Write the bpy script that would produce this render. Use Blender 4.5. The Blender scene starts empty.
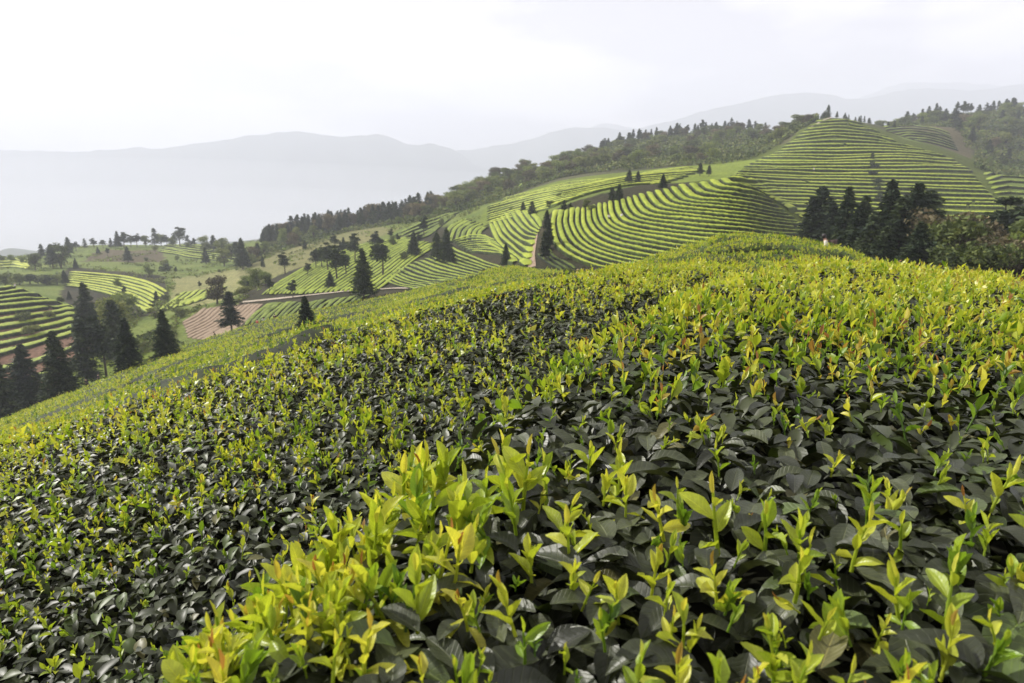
import bpy, math, random
import numpy as np
from mathutils import Vector, Matrix

# ------------------------------------------------------------------ camera, sky, sun, exposure
S = bpy.context.scene
DN = True
COL = S.collection
TH = math.radians(12.5)                     # camera pitched down
FPX = 683.0                                 # 24 mm lens on 36 mm sensor at 1024 px
cam = bpy.data.cameras.new('camera')
cam.lens = 24.0; cam.sensor_width = 36.0
cam.clip_start = 0.02; cam.clip_end = 40000
cam.dof.use_dof = True; cam.dof.focus_distance = 1.7; cam.dof.aperture_fstop = 9.0
camo = bpy.data.objects.new('camera', cam); COL.objects.link(camo)
camo.location = (0, 0, 0); camo.rotation_euler = (math.radians(90) - TH, 0, 0)
S.camera = camo

SUN_AZ = math.radians(-62)                  # measured from +Y (view direction) towards +X: sun ahead and to the left
SUN_EL = math.radians(38)
world = bpy.data.worlds.new('World'); S.world = world; world.use_nodes = True
wn, wl = world.node_tree.nodes, world.node_tree.links
for n in list(wn): wn.remove(n)
wout = wn.new('ShaderNodeOutputWorld'); bg = wn.new('ShaderNodeBackground')
sky = wn.new('ShaderNodeTexSky'); sky.sky_type = 'NISHITA'; sky.sun_disc = False
sky.sun_elevation = SUN_EL; sky.sun_rotation = SUN_AZ % (2 * math.pi)
sky.air_density = 1.0; sky.dust_density = 1.5; sky.ozone_density = 1.0
tc = wn.new('ShaderNodeTexCoord'); mp = wn.new('ShaderNodeMapping'); mp.inputs['Scale'].default_value = (1.0, 1.0, 3.2)
nz = wn.new('ShaderNodeTexNoise'); nz.inputs['Scale'].default_value = 3.0; nz.inputs['Detail'].default_value = 5.0
nz.inputs['Roughness'].default_value = 0.5
rp = wn.new('ShaderNodeValToRGB')
rp.color_ramp.elements[0].position = 0.43; rp.color_ramp.elements[0].color = (3.9, 3.5, 3.85, 1)
rp.color_ramp.elements[1].position = 0.56; rp.color_ramp.elements[1].color = (8.3, 7.65, 7.75, 1)
mx = wn.new('ShaderNodeMix'); mx.data_type = 'RGBA'; mx.inputs[0].default_value = 0.96
wl.new(tc.outputs['Generated'], mp.inputs['Vector']); wl.new(mp.outputs[0], nz.inputs['Vector'])
wl.new(nz.outputs['Fac'], rp.inputs['Fac'])
sx = wn.new('ShaderNodeSeparateXYZ'); wl.new(tc.outputs['Generated'], sx.inputs[0])
mrz = wn.new('ShaderNodeMapRange'); mrz.interpolation_type = 'SMOOTHSTEP'
for i_, v_ in enumerate((0.08, 0.42, 1.55, 1.0)): mrz.inputs[i_ + 1].default_value = v_
wl.new(sx.outputs['Z'], mrz.inputs[0])
vm_ = wn.new('ShaderNodeVectorMath'); vm_.operation = 'SCALE'; wl.new(rp.outputs[0], vm_.inputs[0]); wl.new(mrz.outputs[0], vm_.inputs['Scale'])
wl.new(sky.outputs[0], mx.inputs[6]); wl.new(vm_.outputs[0], mx.inputs[7])
wl.new(mx.outputs[2], bg.inputs['Color']); bg.inputs['Strength'].default_value = 0.076
wl.new(bg.outputs[0], wout.inputs['Surface'])

sl = bpy.data.lights.new('sun', 'SUN'); sl.energy = 5.0; sl.angle = math.radians(1.2); sl.color = (1.0, 0.955, 0.88)
so = bpy.data.objects.new('sun', sl); COL.objects.link(so)
sd = Vector((math.sin(SUN_AZ) * math.cos(SUN_EL), math.cos(SUN_AZ) * math.cos(SUN_EL), math.sin(SUN_EL)))
so.rotation_euler = (-sd).to_track_quat('-Z', 'Y').to_euler(); so.location = sd * 60

S.view_settings.view_transform = 'Standard'; S.view_settings.look = 'None'
S.view_settings.exposure = 0.86; S.view_settings.gamma = 1.0; S.view_settings.use_curve_mapping = False
S.render.engine = 'CYCLES'
S.cycles.max_bounces = 6; S.cycles.diffuse_bounces = 3; S.cycles.glossy_bounces = 2
S.cycles.transmission_bounces = 3; S.cycles.volume_bounces = 2; S.cycles.transparent_max_bounces = 4
S.cycles.use_denoising = DN
HAZE = 0.00034

rng = np.random.default_rng(7)
random.seed(7)

# ------------------------------------------------------------------ noise + interpolation helpers
def _h2(ix, iy, s):
    n = (ix.astype(np.int64) * 374761393 + iy.astype(np.int64) * 668265263 + s * 1274126177) & 0x7fffffff
    n = ((n ^ (n >> 13)) * 1274126177) & 0x7fffffff
    return ((n ^ (n >> 16)) & 0xffff) / 65535.0
def vnoise(x, y, s=0):
    x = np.asarray(x, float); y = np.asarray(y, float)
    ix = np.floor(x); iy = np.floor(y); fx = x - ix; fy = y - iy
    fx = fx * fx * (3 - 2 * fx); fy = fy * fy * (3 - 2 * fy)
    a = _h2(ix, iy, s); b = _h2(ix + 1, iy, s); c = _h2(ix, iy + 1, s); d = _h2(ix + 1, iy + 1, s)
    return (a * (1 - fx) + b * fx) * (1 - fy) + (c * (1 - fx) + d * fx) * fy
def fbm(x, y, s=0, o=4):
    r = 0; a = 0.5; t = 0
    for k in range(o):
        r = r + a * vnoise(x * 2 ** k, y * 2 ** k, s + k); t += a; a *= 0.5
    return r / t
def pchip(x, y, xq):
    x = np.asarray(x, float); y = np.asarray(y, float); xq = np.clip(xq, x[0], x[-1])
    h = np.diff(x); d = np.diff(y.T).T / h.reshape((-1,) + (1,) * (y.ndim - 1))
    m = np.zeros_like(y); m[0] = d[0]; m[-1] = d[-1]
    hh = h.reshape((-1,) + (1,) * (y.ndim - 1))
    w1 = 2 * hh[1:] + hh[:-1]; w2 = hh[1:] + 2 * hh[:-1]
    p = d[:-1] * d[1:] > 0
    with np.errstate(divide='ignore', invalid='ignore'):
        mm = (w1 + w2) / (w1 / d[:-1] + w2 / d[1:])
    m[1:-1] = np.where(p, mm, 0)
    i = np.clip(np.searchsorted(x, xq, side='right') - 1, 0, len(x) - 2)
    t = (xq - x[i]) / h[i]
    sh = t.shape + (1,) * (y.ndim - 1); t = t.reshape(sh); hi = h[i].reshape(sh)
    return (y[i] * (2 * t ** 3 - 3 * t ** 2 + 1) + m[i] * hi * (t ** 3 - 2 * t ** 2 + t)
            + y[i + 1] * (-2 * t ** 3 + 3 * t ** 2) + m[i + 1] * hi * (t ** 3 - t ** 2))

CT, ST = math.cos(TH), math.sin(TH)
def ray(px, py, D):
    """world point at forward distance D seen from the camera in direction (px, py)"""
    up = -(py - 341.5) / FPX
    k = D / (CT + up * ST)
    return (px - 512) / FPX * k, D + 0 * px, (-ST + up * CT) * k
def y_of_z(z, D):
    return 341.5 + FPX * math.tan(math.atan2(-z, D) - TH)

# ------------------------------------------------------------------ terrain survey: per bearing, (distance, sight line) knots
def near(zs):                               # ground heights close to the photographer
    return [(d, y_of_z(z, d)) for d, z in zs]
PROF = {
 -350: near([(1,-1.9),(3,-3.2),(6,-4.6)]) + [(12,560),(25,540),(50,530),(100,520),(140,470),(180,400),(210,370),(260,360),(330,320),(420,290),(520,275),(650,270),(900,285),(1600,290)],
 0: near([(1,-1.75),(3,-2.25),(6,-3.3)]) + [(12,462),(25,440),(50,430),(85,424),(110,427),(140,402),(170,345),(190,304),(210,287),(240,291),(280,284),(320,274),(380,266),(450,259),(550,263),(800,276),(1600,290)],
 100: near([(1,-1.6),(3,-2.1),(6,-2.9)]) + [(12,432),(25,408),(50,393),(80,386),(100,381),(120,388),(140,377),(160,347),(190,326),(220,311),(260,297),(300,283),(335,269),(380,262),(430,253),(480,247),(530,245),(600,251),(800,270),(1600,290)],
 200: near([(1,-1.5),(3,-2.0),(6,-2.5)]) + [(12,392),(25,370),(50,357),(80,351),(105,345),(125,350),(145,346),(160,338),(200,306),(240,300),(280,289),(330,276),(400,263),(440,256),(480,249),(520,245),(600,253),(800,270),(1600,290)],
 300: near([(1,-1.4),(3,-1.95),(6,-2.2)]) + [(12,362),(25,346),(50,336),(85,325),(115,316),(130,316),(150,306),(170,298),(200,285),(240,271),(290,259),(340,250),(380,243),(420,236),(460,233),(520,238),(700,258),(1600,290)],
 400: near([(1,-1.35),(3,-1.8),(6,-1.95)]) + [(12,331),(25,318),(50,309),(85,303),(110,297),(135,291),(150,290),(180,278),(220,263),(260,250),(310,237),(350,226),(400,222),(430,218),(480,224),(700,258),(1600,290)],
 500: near([(1,-1.3),(3,-1.6),(6,-1.75)]) + [(12,305),(25,294),(50,285),(80,277),(105,270),(120,275),(150,272),(180,259),(220,241),(260,224),(300,210),(340,202),(370,200),(420,188),(480,179),(560,182),(700,225),(1600,280)],
 560: near([(1,-1.28),(3,-1.5),(6,-1.68)]) + [(12,292),(25,283),(50,278),(80,274),(100,279),(115,277),(125,266),(140,240),(160,218),(190,203),(230,197),(280,190),(320,184),(350,180),(400,177),(480,168),(560,163),(640,170),(900,230),(1600,280)],
 640: near([(1,-1.25),(3,-1.4),(6,-1.6)]) + [(12,300),(18,284),(25,271),(35,263),(50,262),(80,271),(100,276),(112,268),(125,245),(140,215),(155,195),(175,185),(200,189),(240,184),(290,175),(350,170),(450,158),(550,148),(620,143),(700,150),(1000,220),(1600,270)],
 740: near([(1,-1.25),(3,-1.35),(6,-1.5)]) + [(12,296),(16,281),(20,267),(26,251),(33,240),(40,235),(50,241),(70,262),(100,264),(110,252),(125,226),(140,200),(150,184),(160,178),(185,185),(220,181),(260,173),(320,164),(380,158),(470,146),(560,136),(640,132),(720,138),(1000,210),(1600,260)],
 830: near([(1,-1.25),(3,-1.33),(6,-1.45)]) + [(12,298),(16,284),(20,271),(26,257),(32,248),(38,247),(50,260),(70,280),(100,272),(120,262),(150,243),(165,237),(200,220),(250,190),(300,160),(350,136),(400,120),(430,118),(480,128),(700,165),(1600,240)],
 930: near([(1,-1.25),(3,-1.33),(6,-1.5)]) + [(12,292),(25,292),(50,298),(80,290),(110,276),(150,255),(200,225),(250,195),(300,168),(360,147),(385,144),(410,146),(450,134),(500,126),(540,127),(640,120),(720,126),(1000,170),(1600,230)],
 1024: near([(1,-1.25),(3,-1.35),(6,-1.7)]) + [(12,318),(25,318),(50,312),(80,296),(110,280),(150,252),(200,220),(250,192),(290,179),(330,181),(380,175),(430,165),(500,142),(580,121),(660,112),(750,118),(1000,150),(1600,210)],
 1400: near([(1,-1.3),(3,-1.5),(6,-2.1)]) + [(12,350),(25,345),(50,335),(80,320),(110,300),(150,270),(200,240),(250,210),(290,195),(380,180),(430,165),(500,142),(580,118),(660,100),(750,105),(1000,140),(1600,190)],
}
ND = 760; NP = 620
DG = np.exp(np.linspace(math.log(0.8), math.log(1600), ND)); LG = np.log(DG)
PG = np.linspace(-350, 1400, NP)
_cols = sorted(PROF)
_tab = np.array([pchip(np.log([d for d, _ in PROF[c]]), np.array([y for _, y in PROF[c]], float), LG) for c in _cols])
YT = pchip(np.array(_cols, float), _tab, PG)           # [NP, ND] sight line of the ground
# gentle natural unevenness (in metres of height), kept small near the hedges
_pp, _dd = np.meshgrid(PG, DG, indexing='ij')
_X, _Y, _Z = ray(_pp, YT, _dd)
_amp = np.clip((_dd - 60) / 200, 0, 1) * 1.6
_Z = _Z + _amp * (fbm(_X / 28, _Y / 28, 3, 4) - 0.5)
_Z = _Z - 0.32 * np.clip((_dd - 8) / 3, 0, 1) * np.clip((60 - _dd) / 20, 0, 1)
_Z = _Z - 0.75 * np.clip((130 - _dd) / 60, 0, 1) * np.clip((_dd - 6) / 4, 0, 1)   # the survey was taken on the hedge tops here
YT = 341.5 + FPX * np.tan(np.arctan2(-_Z, _dd) - TH)

def ysamp(px, D):
    a = np.clip((np.asarray(px, float) - PG[0]) / (PG[1] - PG[0]), 0, NP - 1.001)
    b = np.clip((np.log(np.maximum(D, 0.8)) - LG[0]) / (LG[1] - LG[0]), 0, ND - 1.001)
    i = a.astype(int); j = b.astype(int); fa = a - i; fb = b - j
    return (YT[i, j] * (1 - fa) + YT[i + 1, j] * fa) * (1 - fb) + (YT[i, j + 1] * (1 - fa) + YT[i + 1, j + 1] * fa) * fb
def ground(X, Y):
    """height of the terrain under world position X, Y"""
    X = np.asarray(X, float); Y = np.maximum(np.asarray(Y, float), 0.8)
    py = np.full(np.broadcast(X, Y).shape, 260.0)
    for _ in range(7):
        up = -(py - 341.5) / FPX
        px = 512 + FPX * X / Y * (CT + up * ST)
        py = ysamp(px, Y)
    up = -(py - 341.5) / FPX
    return (-ST + up * CT) * Y / (CT + up * ST)
def hit(px, py, dmin, dmax, lift=0.0):
    """first terrain point along the sight line between two distances"""
    out = []
    D = np.exp(np.linspace(math.log(dmin), math.log(dmax), 500))
    for x, y in zip(np.atleast_1d(px), np.atleast_1d(py)):
        yt = ysamp(np.full(500, float(x)), D)
        yl = yt - FPX * lift / D
        k = np.nonzero(yl <= y)[0]
        if len(k) == 0: d = D[np.argmin(yl)]
        elif k[0] == 0: d = D[0]
        else:
            a, b = yl[k[0] - 1], yl[k[0]]; t = (a - y) / (a - b + 1e-9); d = D[k[0] - 1] * (1 - t) + D[k[0]] * t
        yy = float(ysamp(np.array([x]), np.array([d]))[0])
        X, Y, Z = ray(x, yy, d); out.append((X, d, Z))
    return np.array(out)

# ------------------------------------------------------------------ object helpers
def tag(o, label=None, cat=None, group=None, kind=None):
    if label: o['label'] = label
    if cat: o['category'] = cat
    if group: o['group'] = group
    if kind: o['kind'] = kind
    return o
def empty(name, loc=(0, 0, 0)):
    o = bpy.data.objects.new(name, None); o.empty_display_size = 0.3; COL.objects.link(o); o.location = loc; return o
def mesh_np(name, V, F, mat, parent=None, attrs=None, uv=None, smooth=True, nper=4):
    """one mesh from numpy vertices and equal-sized faces; attrs: point-domain floats"""
    V = np.ascontiguousarray(V, np.float32); F = np.ascontiguousarray(F, np.int32); nf, k = F.shape
    me = bpy.data.meshes.new(name)
    me.vertices.add(len(V)); me.vertices.foreach_set('co', V.ravel())
    me.loops.add(nf * k); me.loops.foreach_set('vertex_index', F.ravel())
    me.polygons.add(nf); me.polygons.foreach_set('loop_start', np.arange(0, nf * k, k, dtype=np.int32))
    me.update(calc_edges=True)
    me.polygons.foreach_set('use_smooth', np.full(nf, smooth, dtype=bool))
    for an, av in (attrs or {}).items():
        av = np.asarray(av, np.float32)
        if av.ndim == 1:
            at = me.attributes.new(an, 'FLOAT', 'POINT'); at.data.foreach_set('value', av)
        else:
            at = me.attributes.new(an, 'FLOAT_COLOR', 'POINT'); at.data.foreach_set('color', np.ascontiguousarray(av).ravel())
    if uv is not None:
        ul = me.uv_layers.new(name='UVMap'); ul.data.foreach_set('uv', np.ascontiguousarray(uv[F.ravel()], np.float32).ravel())
    if mat: me.materials.append(mat)
    me.validate()
    o = bpy.data.objects.new(name, me); COL.objects.link(o)
    if parent: o.parent = parent
    return o
def tube(path, radii, n=6):
    path = np.asarray(path, float); V = []; F = []
    up0 = np.array([0.31, 0.17, 0.93])
    for i, p in enumerate(path):
        t = path[min(i + 1, len(path) - 1)] - path[max(i - 1, 0)]; t = t / (np.linalg.norm(t) + 1e-9)
        a = np.cross(t, up0 if abs(t @ up0) < 0.95 else np.array([1.0, 0, 0])); a /= np.linalg.norm(a); b = np.cross(t, a)
        for k in range(n):
            th = 2 * math.pi * k / n; V.append(p + radii[i] * (math.cos(th) * a + math.sin(th) * b))
    for i in range(len(path) - 1):
        for k in range(n):
            F.append((i * n + k, i * n + (k + 1) % n, (i + 1) * n + (k + 1) % n, (i + 1) * n + k))
    return np.array(V), np.array(F)
def cat(parts):
    V = []; F = []; o = 0
    for v, f in parts: V.append(v); F.append(f + o); o += len(v)
    return np.concatenate(V), np.concatenate(F)

# ------------------------------------------------------------------ materials
def mat_new(name):
    m = bpy.data.materials.new(name); m.use_nodes = True
    nt = m.node_tree
    for n in list(nt.nodes): nt.nodes.remove(n)
    return m, nt.nodes, nt.links, nt.nodes.new('ShaderNodeOutputMaterial')
def ramp(N, stops):
    r = N.new('ShaderNodeValToRGB'); e = r.color_ramp.elements
    while len(e) < len(stops): e.new(0.5)
    for i, (p, c) in enumerate(stops): e[i].position = p; e[i].color = (*c, 1)
    return r
def leafmat(name, stops, rough=0.5, spec=0.5, trans=0.3, tcol=1.2, attr='tone', objvar=0.0, veins=False, noise=None):
    m, N, L, out = mat_new(name)
    at = N.new('ShaderNodeAttribute'); at.attribute_name = attr
    fac = at.outputs['Fac']
    if objvar:
        oi = N.new('ShaderNodeObjectInfo'); mm = N.new('ShaderNodeMath'); mm.operation = 'MULTIPLY_ADD'
        mm.inputs[1].default_value = objvar; L.new(oi.outputs['Random'], mm.inputs[0]); L.new(fac, mm.inputs[2])
        m2 = N.new('ShaderNodeMath'); m2.operation = 'SUBTRACT'; m2.inputs[1].default_value = objvar / 2
        L.new(mm.outputs[0], m2.inputs[0]); fac = m2.outputs[0]
    if noise:
        nn = N.new('ShaderNodeTexNoise'); nn.inputs['Scale'].default_value = noise[0]; nn.inputs['Detail'].default_value = 3
        tcn = N.new('ShaderNodeTexCoord'); L.new(tcn.outputs['Object'], nn.inputs['Vector'])
        mm = N.new('ShaderNodeMath'); mm.operation = 'MULTIPLY_ADD'; mm.inputs[1].default_value = noise[1]
        L.new(nn.outputs['Fac'], mm.inputs[0]); L.new(fac, mm.inputs[2])
        m2 = N.new('ShaderNodeMath'); m2.operation = 'SUBTRACT'; m2.inputs[1].default_value = noise[1] / 2
        L.new(mm.outputs[0], m2.inputs[0]); fac = m2.outputs[0]
    r = ramp(N, stops); L.new(fac, r.inputs['Fac']); col = r.outputs['Color']
    p = N.new('ShaderNodeBsdfPrincipled'); p.inputs['Roughness'].default_value = rough
    p.inputs['Specular IOR Level'].default_value = spec
    if veins:
        uv = N.new('ShaderNodeUVMap'); uv.uv_map = 'UVMap'
        sp = N.new('ShaderNodeSeparateXYZ'); L.new(uv.outputs[0], sp.inputs[0])
        ab = N.new('ShaderNodeMath'); ab.operation = 'SUBTRACT'; ab.inputs[1].default_value = 0.5; L.new(sp.outputs['X'], ab.inputs[0])
        a2 = N.new('ShaderNodeMath'); a2.operation = 'ABSOLUTE'; L.new(ab.outputs[0], a2.inputs[0])
        mid = N.new('ShaderNodeMapRange'); mid.inputs[1].default_value = 0.012; mid.inputs[2].default_value = 0.04
        mid.inputs[3].default_value = 1.0; mid.inputs[4].default_value = 0.0; L.new(a2.outputs[0], mid.inputs[0])
        # side veins: saw of (t*9 - |u|*3.5)
        s1 = N.new('ShaderNodeMath'); s1.operation = 'MULTIPLY'; s1.inputs[1].default_value = 9.0; L.new(sp.outputs['Y'], s1.inputs[0])
        s2 = N.new('ShaderNodeMath'); s2.operation = 'MULTIPLY_ADD'; s2.inputs[1].default_value = -3.6; L.new(a2.outputs[0], s2.inputs[0]); L.new(s1.outputs[0], s2.inputs[2])
        fr = N.new('ShaderNodeMath'); fr.operation = 'FRACT'; L.new(s2.outputs[0], fr.inputs[0])
        fd = N.new('ShaderNodeMath'); fd.operation = 'PINGPONG'; fd.inputs[1].default_value = 0.5; L.new(fr.outputs[0], fd.inputs[0])
        sv = N.new('ShaderNodeMapRange'); sv.inputs[1].default_value = 0.03; sv.inputs[2].default_value = 0.11
        sv.inputs[3].default_value = 0.5; sv.inputs[4].default_value = 0.0; L.new(fd.outputs[0], sv.inputs[0])
        vm = N.new('ShaderNodeMath'); vm.operation = 'MAXIMUM'; L.new(mid.outputs[0], vm.inputs[0]); L.new(sv.outputs[0], vm.inputs[1])
        mc = N.new('ShaderNodeMix'); mc.data_type = 'RGBA'; mc.blend_type = 'MIX'
        vs = N.new('ShaderNodeMath'); vs.operation = 'MULTIPLY'; vs.inputs[1].default_value = veins; L.new(vm.outputs[0], vs.inputs[0])
        L.new(vs.outputs[0], mc.inputs[0]); L.new(col, mc.inputs[6])
        br = N.new('ShaderNodeMix'); br.data_type = 'RGBA'; br.blend_type = 'MULTIPLY'; br.inputs[0].default_value = 1.0
        br.inputs[7].default_value = (2.6, 2.4, 2.2, 1); L.new(col, br.inputs[6]); L.new(br.outputs[2], mc.inputs[7])
        # blotchy wear
        nn = N.new('ShaderNodeTexNoise'); nn.inputs['Scale'].default_value = 90; nn.inputs['Detail'].default_value = 4
        tcn = N.new('ShaderNodeTexCoord'); L.new(tcn.outputs['Object'], nn.inputs['Vector'])
        hs = N.new('ShaderNodeHueSaturation'); mr = N.new('ShaderNodeMapRange'); mr.inputs[3].default_value = 0.65; mr.inputs[4].default_value = 1.4
        L.new(nn.outputs['Fac'], mr.inputs[0]); L.new(mr.outputs[0], hs.inputs['Value']); L.new(mc.outputs[2], hs.inputs['Color'])
        col = hs.outputs['Color']
        bp = N.new('ShaderNodeBump'); bp.inputs['Strength'].default_value = 0.5; bp.inputs['Distance'].default_value = 0.0012
        iv = N.new('ShaderNodeMath'); iv.operation = 'MULTIPLY_ADD'; iv.inputs[1].default_value = -1.0
        L.new(vm.outputs[0], iv.inputs[0]); L.new(nn.outputs['Fac'], iv.inputs[2])
        L.new(iv.outputs[0], bp.inputs['Height']); L.new(bp.outputs[0], p.inputs['Normal'])
    L.new(col, p.inputs['Base Color'])
    if trans:
        t = N.new('ShaderNodeBsdfTranslucent')
        tm = N.new('ShaderNodeMix'); tm.data_type = 'RGBA'; tm.blend_type = 'MULTIPLY'; tm.inputs[0].default_value = 1.0
        tm.inputs[7].default_value = (tcol, tcol, tcol * 0.55, 1); L.new(col, tm.inputs[6]); L.new(tm.outputs[2], t.inputs['Color'])
        ms = N.new('ShaderNodeMixShader'); ms.inputs[0].default_value = trans
        L.new(p.outputs[0], ms.inputs[1]); L.new(t.outputs[0], ms.inputs[2]); L.new(ms.outputs[0], out.inputs['Surface'])
    else: L.new(p.outputs[0], out.inputs['Surface'])
    return m
def noisemat(name, stops, scale, detail=5, rough=0.9, bump=0.0, bdist=0.05, spec=0.3, coord='Object', stretch=None, r2=0.6):
    m, N, L, out = mat_new(name)
    t = N.new('ShaderNodeTexCoord'); n = N.new('ShaderNodeTexNoise'); n.inputs['Scale'].default_value = scale
    n.inputs['Detail'].default_value = detail; n.inputs['Roughness'].default_value = r2
    if stretch:
        mpn = N.new('ShaderNodeMapping'); mpn.inputs['Scale'].default_value = stretch
        L.new(t.outputs[coord], mpn.inputs['Vector']); L.new(mpn.outputs[0], n.inputs['Vector'])
    else: L.new(t.outputs[coord], n.inputs['Vector'])
    r = ramp(N, stops); L.new(n.outputs['Fac'], r.inputs['Fac'])
    p = N.new('ShaderNodeBsdfPrincipled'); p.inputs['Roughness'].default_value = rough; p.inputs['Specular IOR Level'].default_value = spec
    L.new(r.outputs['Color'], p.inputs['Base Color'])
    if bump:
        b = N.new('ShaderNodeBump'); b.inputs['Strength'].default_value = bump; b.inputs['Distance'].default_value = bdist
        L.new(n.outputs['Fac'], b.inputs['Height']); L.new(b.outputs[0], p.inputs['Normal'])
    L.new(p.outputs[0], out.inputs['Surface'])
    return m

YOUNG = [(0.0, (0.075, 0.15, 0.018)), (0.3, (0.19, 0.31, 0.025)), (0.6, (0.40, 0.47, 0.04)), (0.86, (0.62, 0.60, 0.08)), (0.93, (0.45, 0.36, 0.06)), (1.0, (0.30, 0.14, 0.045))]
M_young = leafmat('young_leaf', YOUNG, rough=0.38, spec=0.45, trans=0.42, tcol=1.25)
M_youngn = leafmat('young_leaf_near', YOUNG, rough=0.36, spec=0.5, trans=0.42, tcol=1.2, veins=0.25)
OLD = [(0.0, (0.012, 0.014, 0.007)), (0.4, (0.037, 0.046, 0.020)), (0.75, (0.070, 0.083, 0.036)), (0.88, (0.06, 0.085, 0.022)), (0.94, (0.075, 0.12, 0.02)), (1.0, (0.15, 0.10, 0.06))]
M_old = leafmat('old_leaf', OLD, rough=0.45, spec=0.36, trans=0.10, tcol=1.5)
M_oldn = leafmat('old_leaf_near', OLD, rough=0.42, spec=0.42, trans=0.10, tcol=1.5, veins=0.55)
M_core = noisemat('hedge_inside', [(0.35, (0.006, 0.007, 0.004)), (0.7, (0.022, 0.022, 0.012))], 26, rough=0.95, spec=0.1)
M_stem = noisemat('tea_stem', [(0.3, (0.09, 0.10, 0.04)), (0.7, (0.16, 0.13, 0.07))], 40, rough=0.7)
M_row = leafmat('tea_row_leaves', [(0.0, (0.014, 0.021, 0.006)), (0.35, (0.09, 0.13, 0.018)), (0.65, (0.28, 0.36, 0.032)), (1.0, (0.50, 0.55, 0.055))],
                rough=0.75, spec=0.25, trans=0.18, tcol=1.2, noise=(1.1, 0.36), objvar=0.14)
M_conif = leafmat('conifer_needles', [(0.0, (0.010, 0.020, 0.011)), (0.5, (0.028, 0.047, 0.021)), (1.0, (0.075, 0.10, 0.036))], rough=0.75, spec=0.2, trans=0.10, objvar=0.35)
M_decid = leafmat('broad_leaves', [(0.0, (0.026, 0.042, 0.013)), (0.5, (0.11, 0.145, 0.038)), (1.0, (0.26, 0.28, 0.08))], rough=0.7, spec=0.25, trans=0.22, objvar=0.6)
M_fresh = leafmat('spring_leaves', [(0.0, (0.07, 0.11, 0.025)), (0.5, (0.15, 0.20, 0.045)), (1.0, (0.28, 0.32, 0.08))], rough=0.65, spec=0.25, trans=0.3, objvar=0.4)
M_brown = leafmat('budding_leaves', [(0.0, (0.05, 0.045, 0.025)), (0.5, (0.12, 0.11, 0.055)), (1.0, (0.24, 0.19, 0.11))], rough=0.75, spec=0.2, trans=0.15, objvar=0.6)
M_bark = noisemat('bark', [(0.3, (0.035, 0.027, 0.02)), (0.7, (0.10, 0.08, 0.062))], 5, rough=0.95, stretch=(1, 1, 0.2), bump=0.5)

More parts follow.
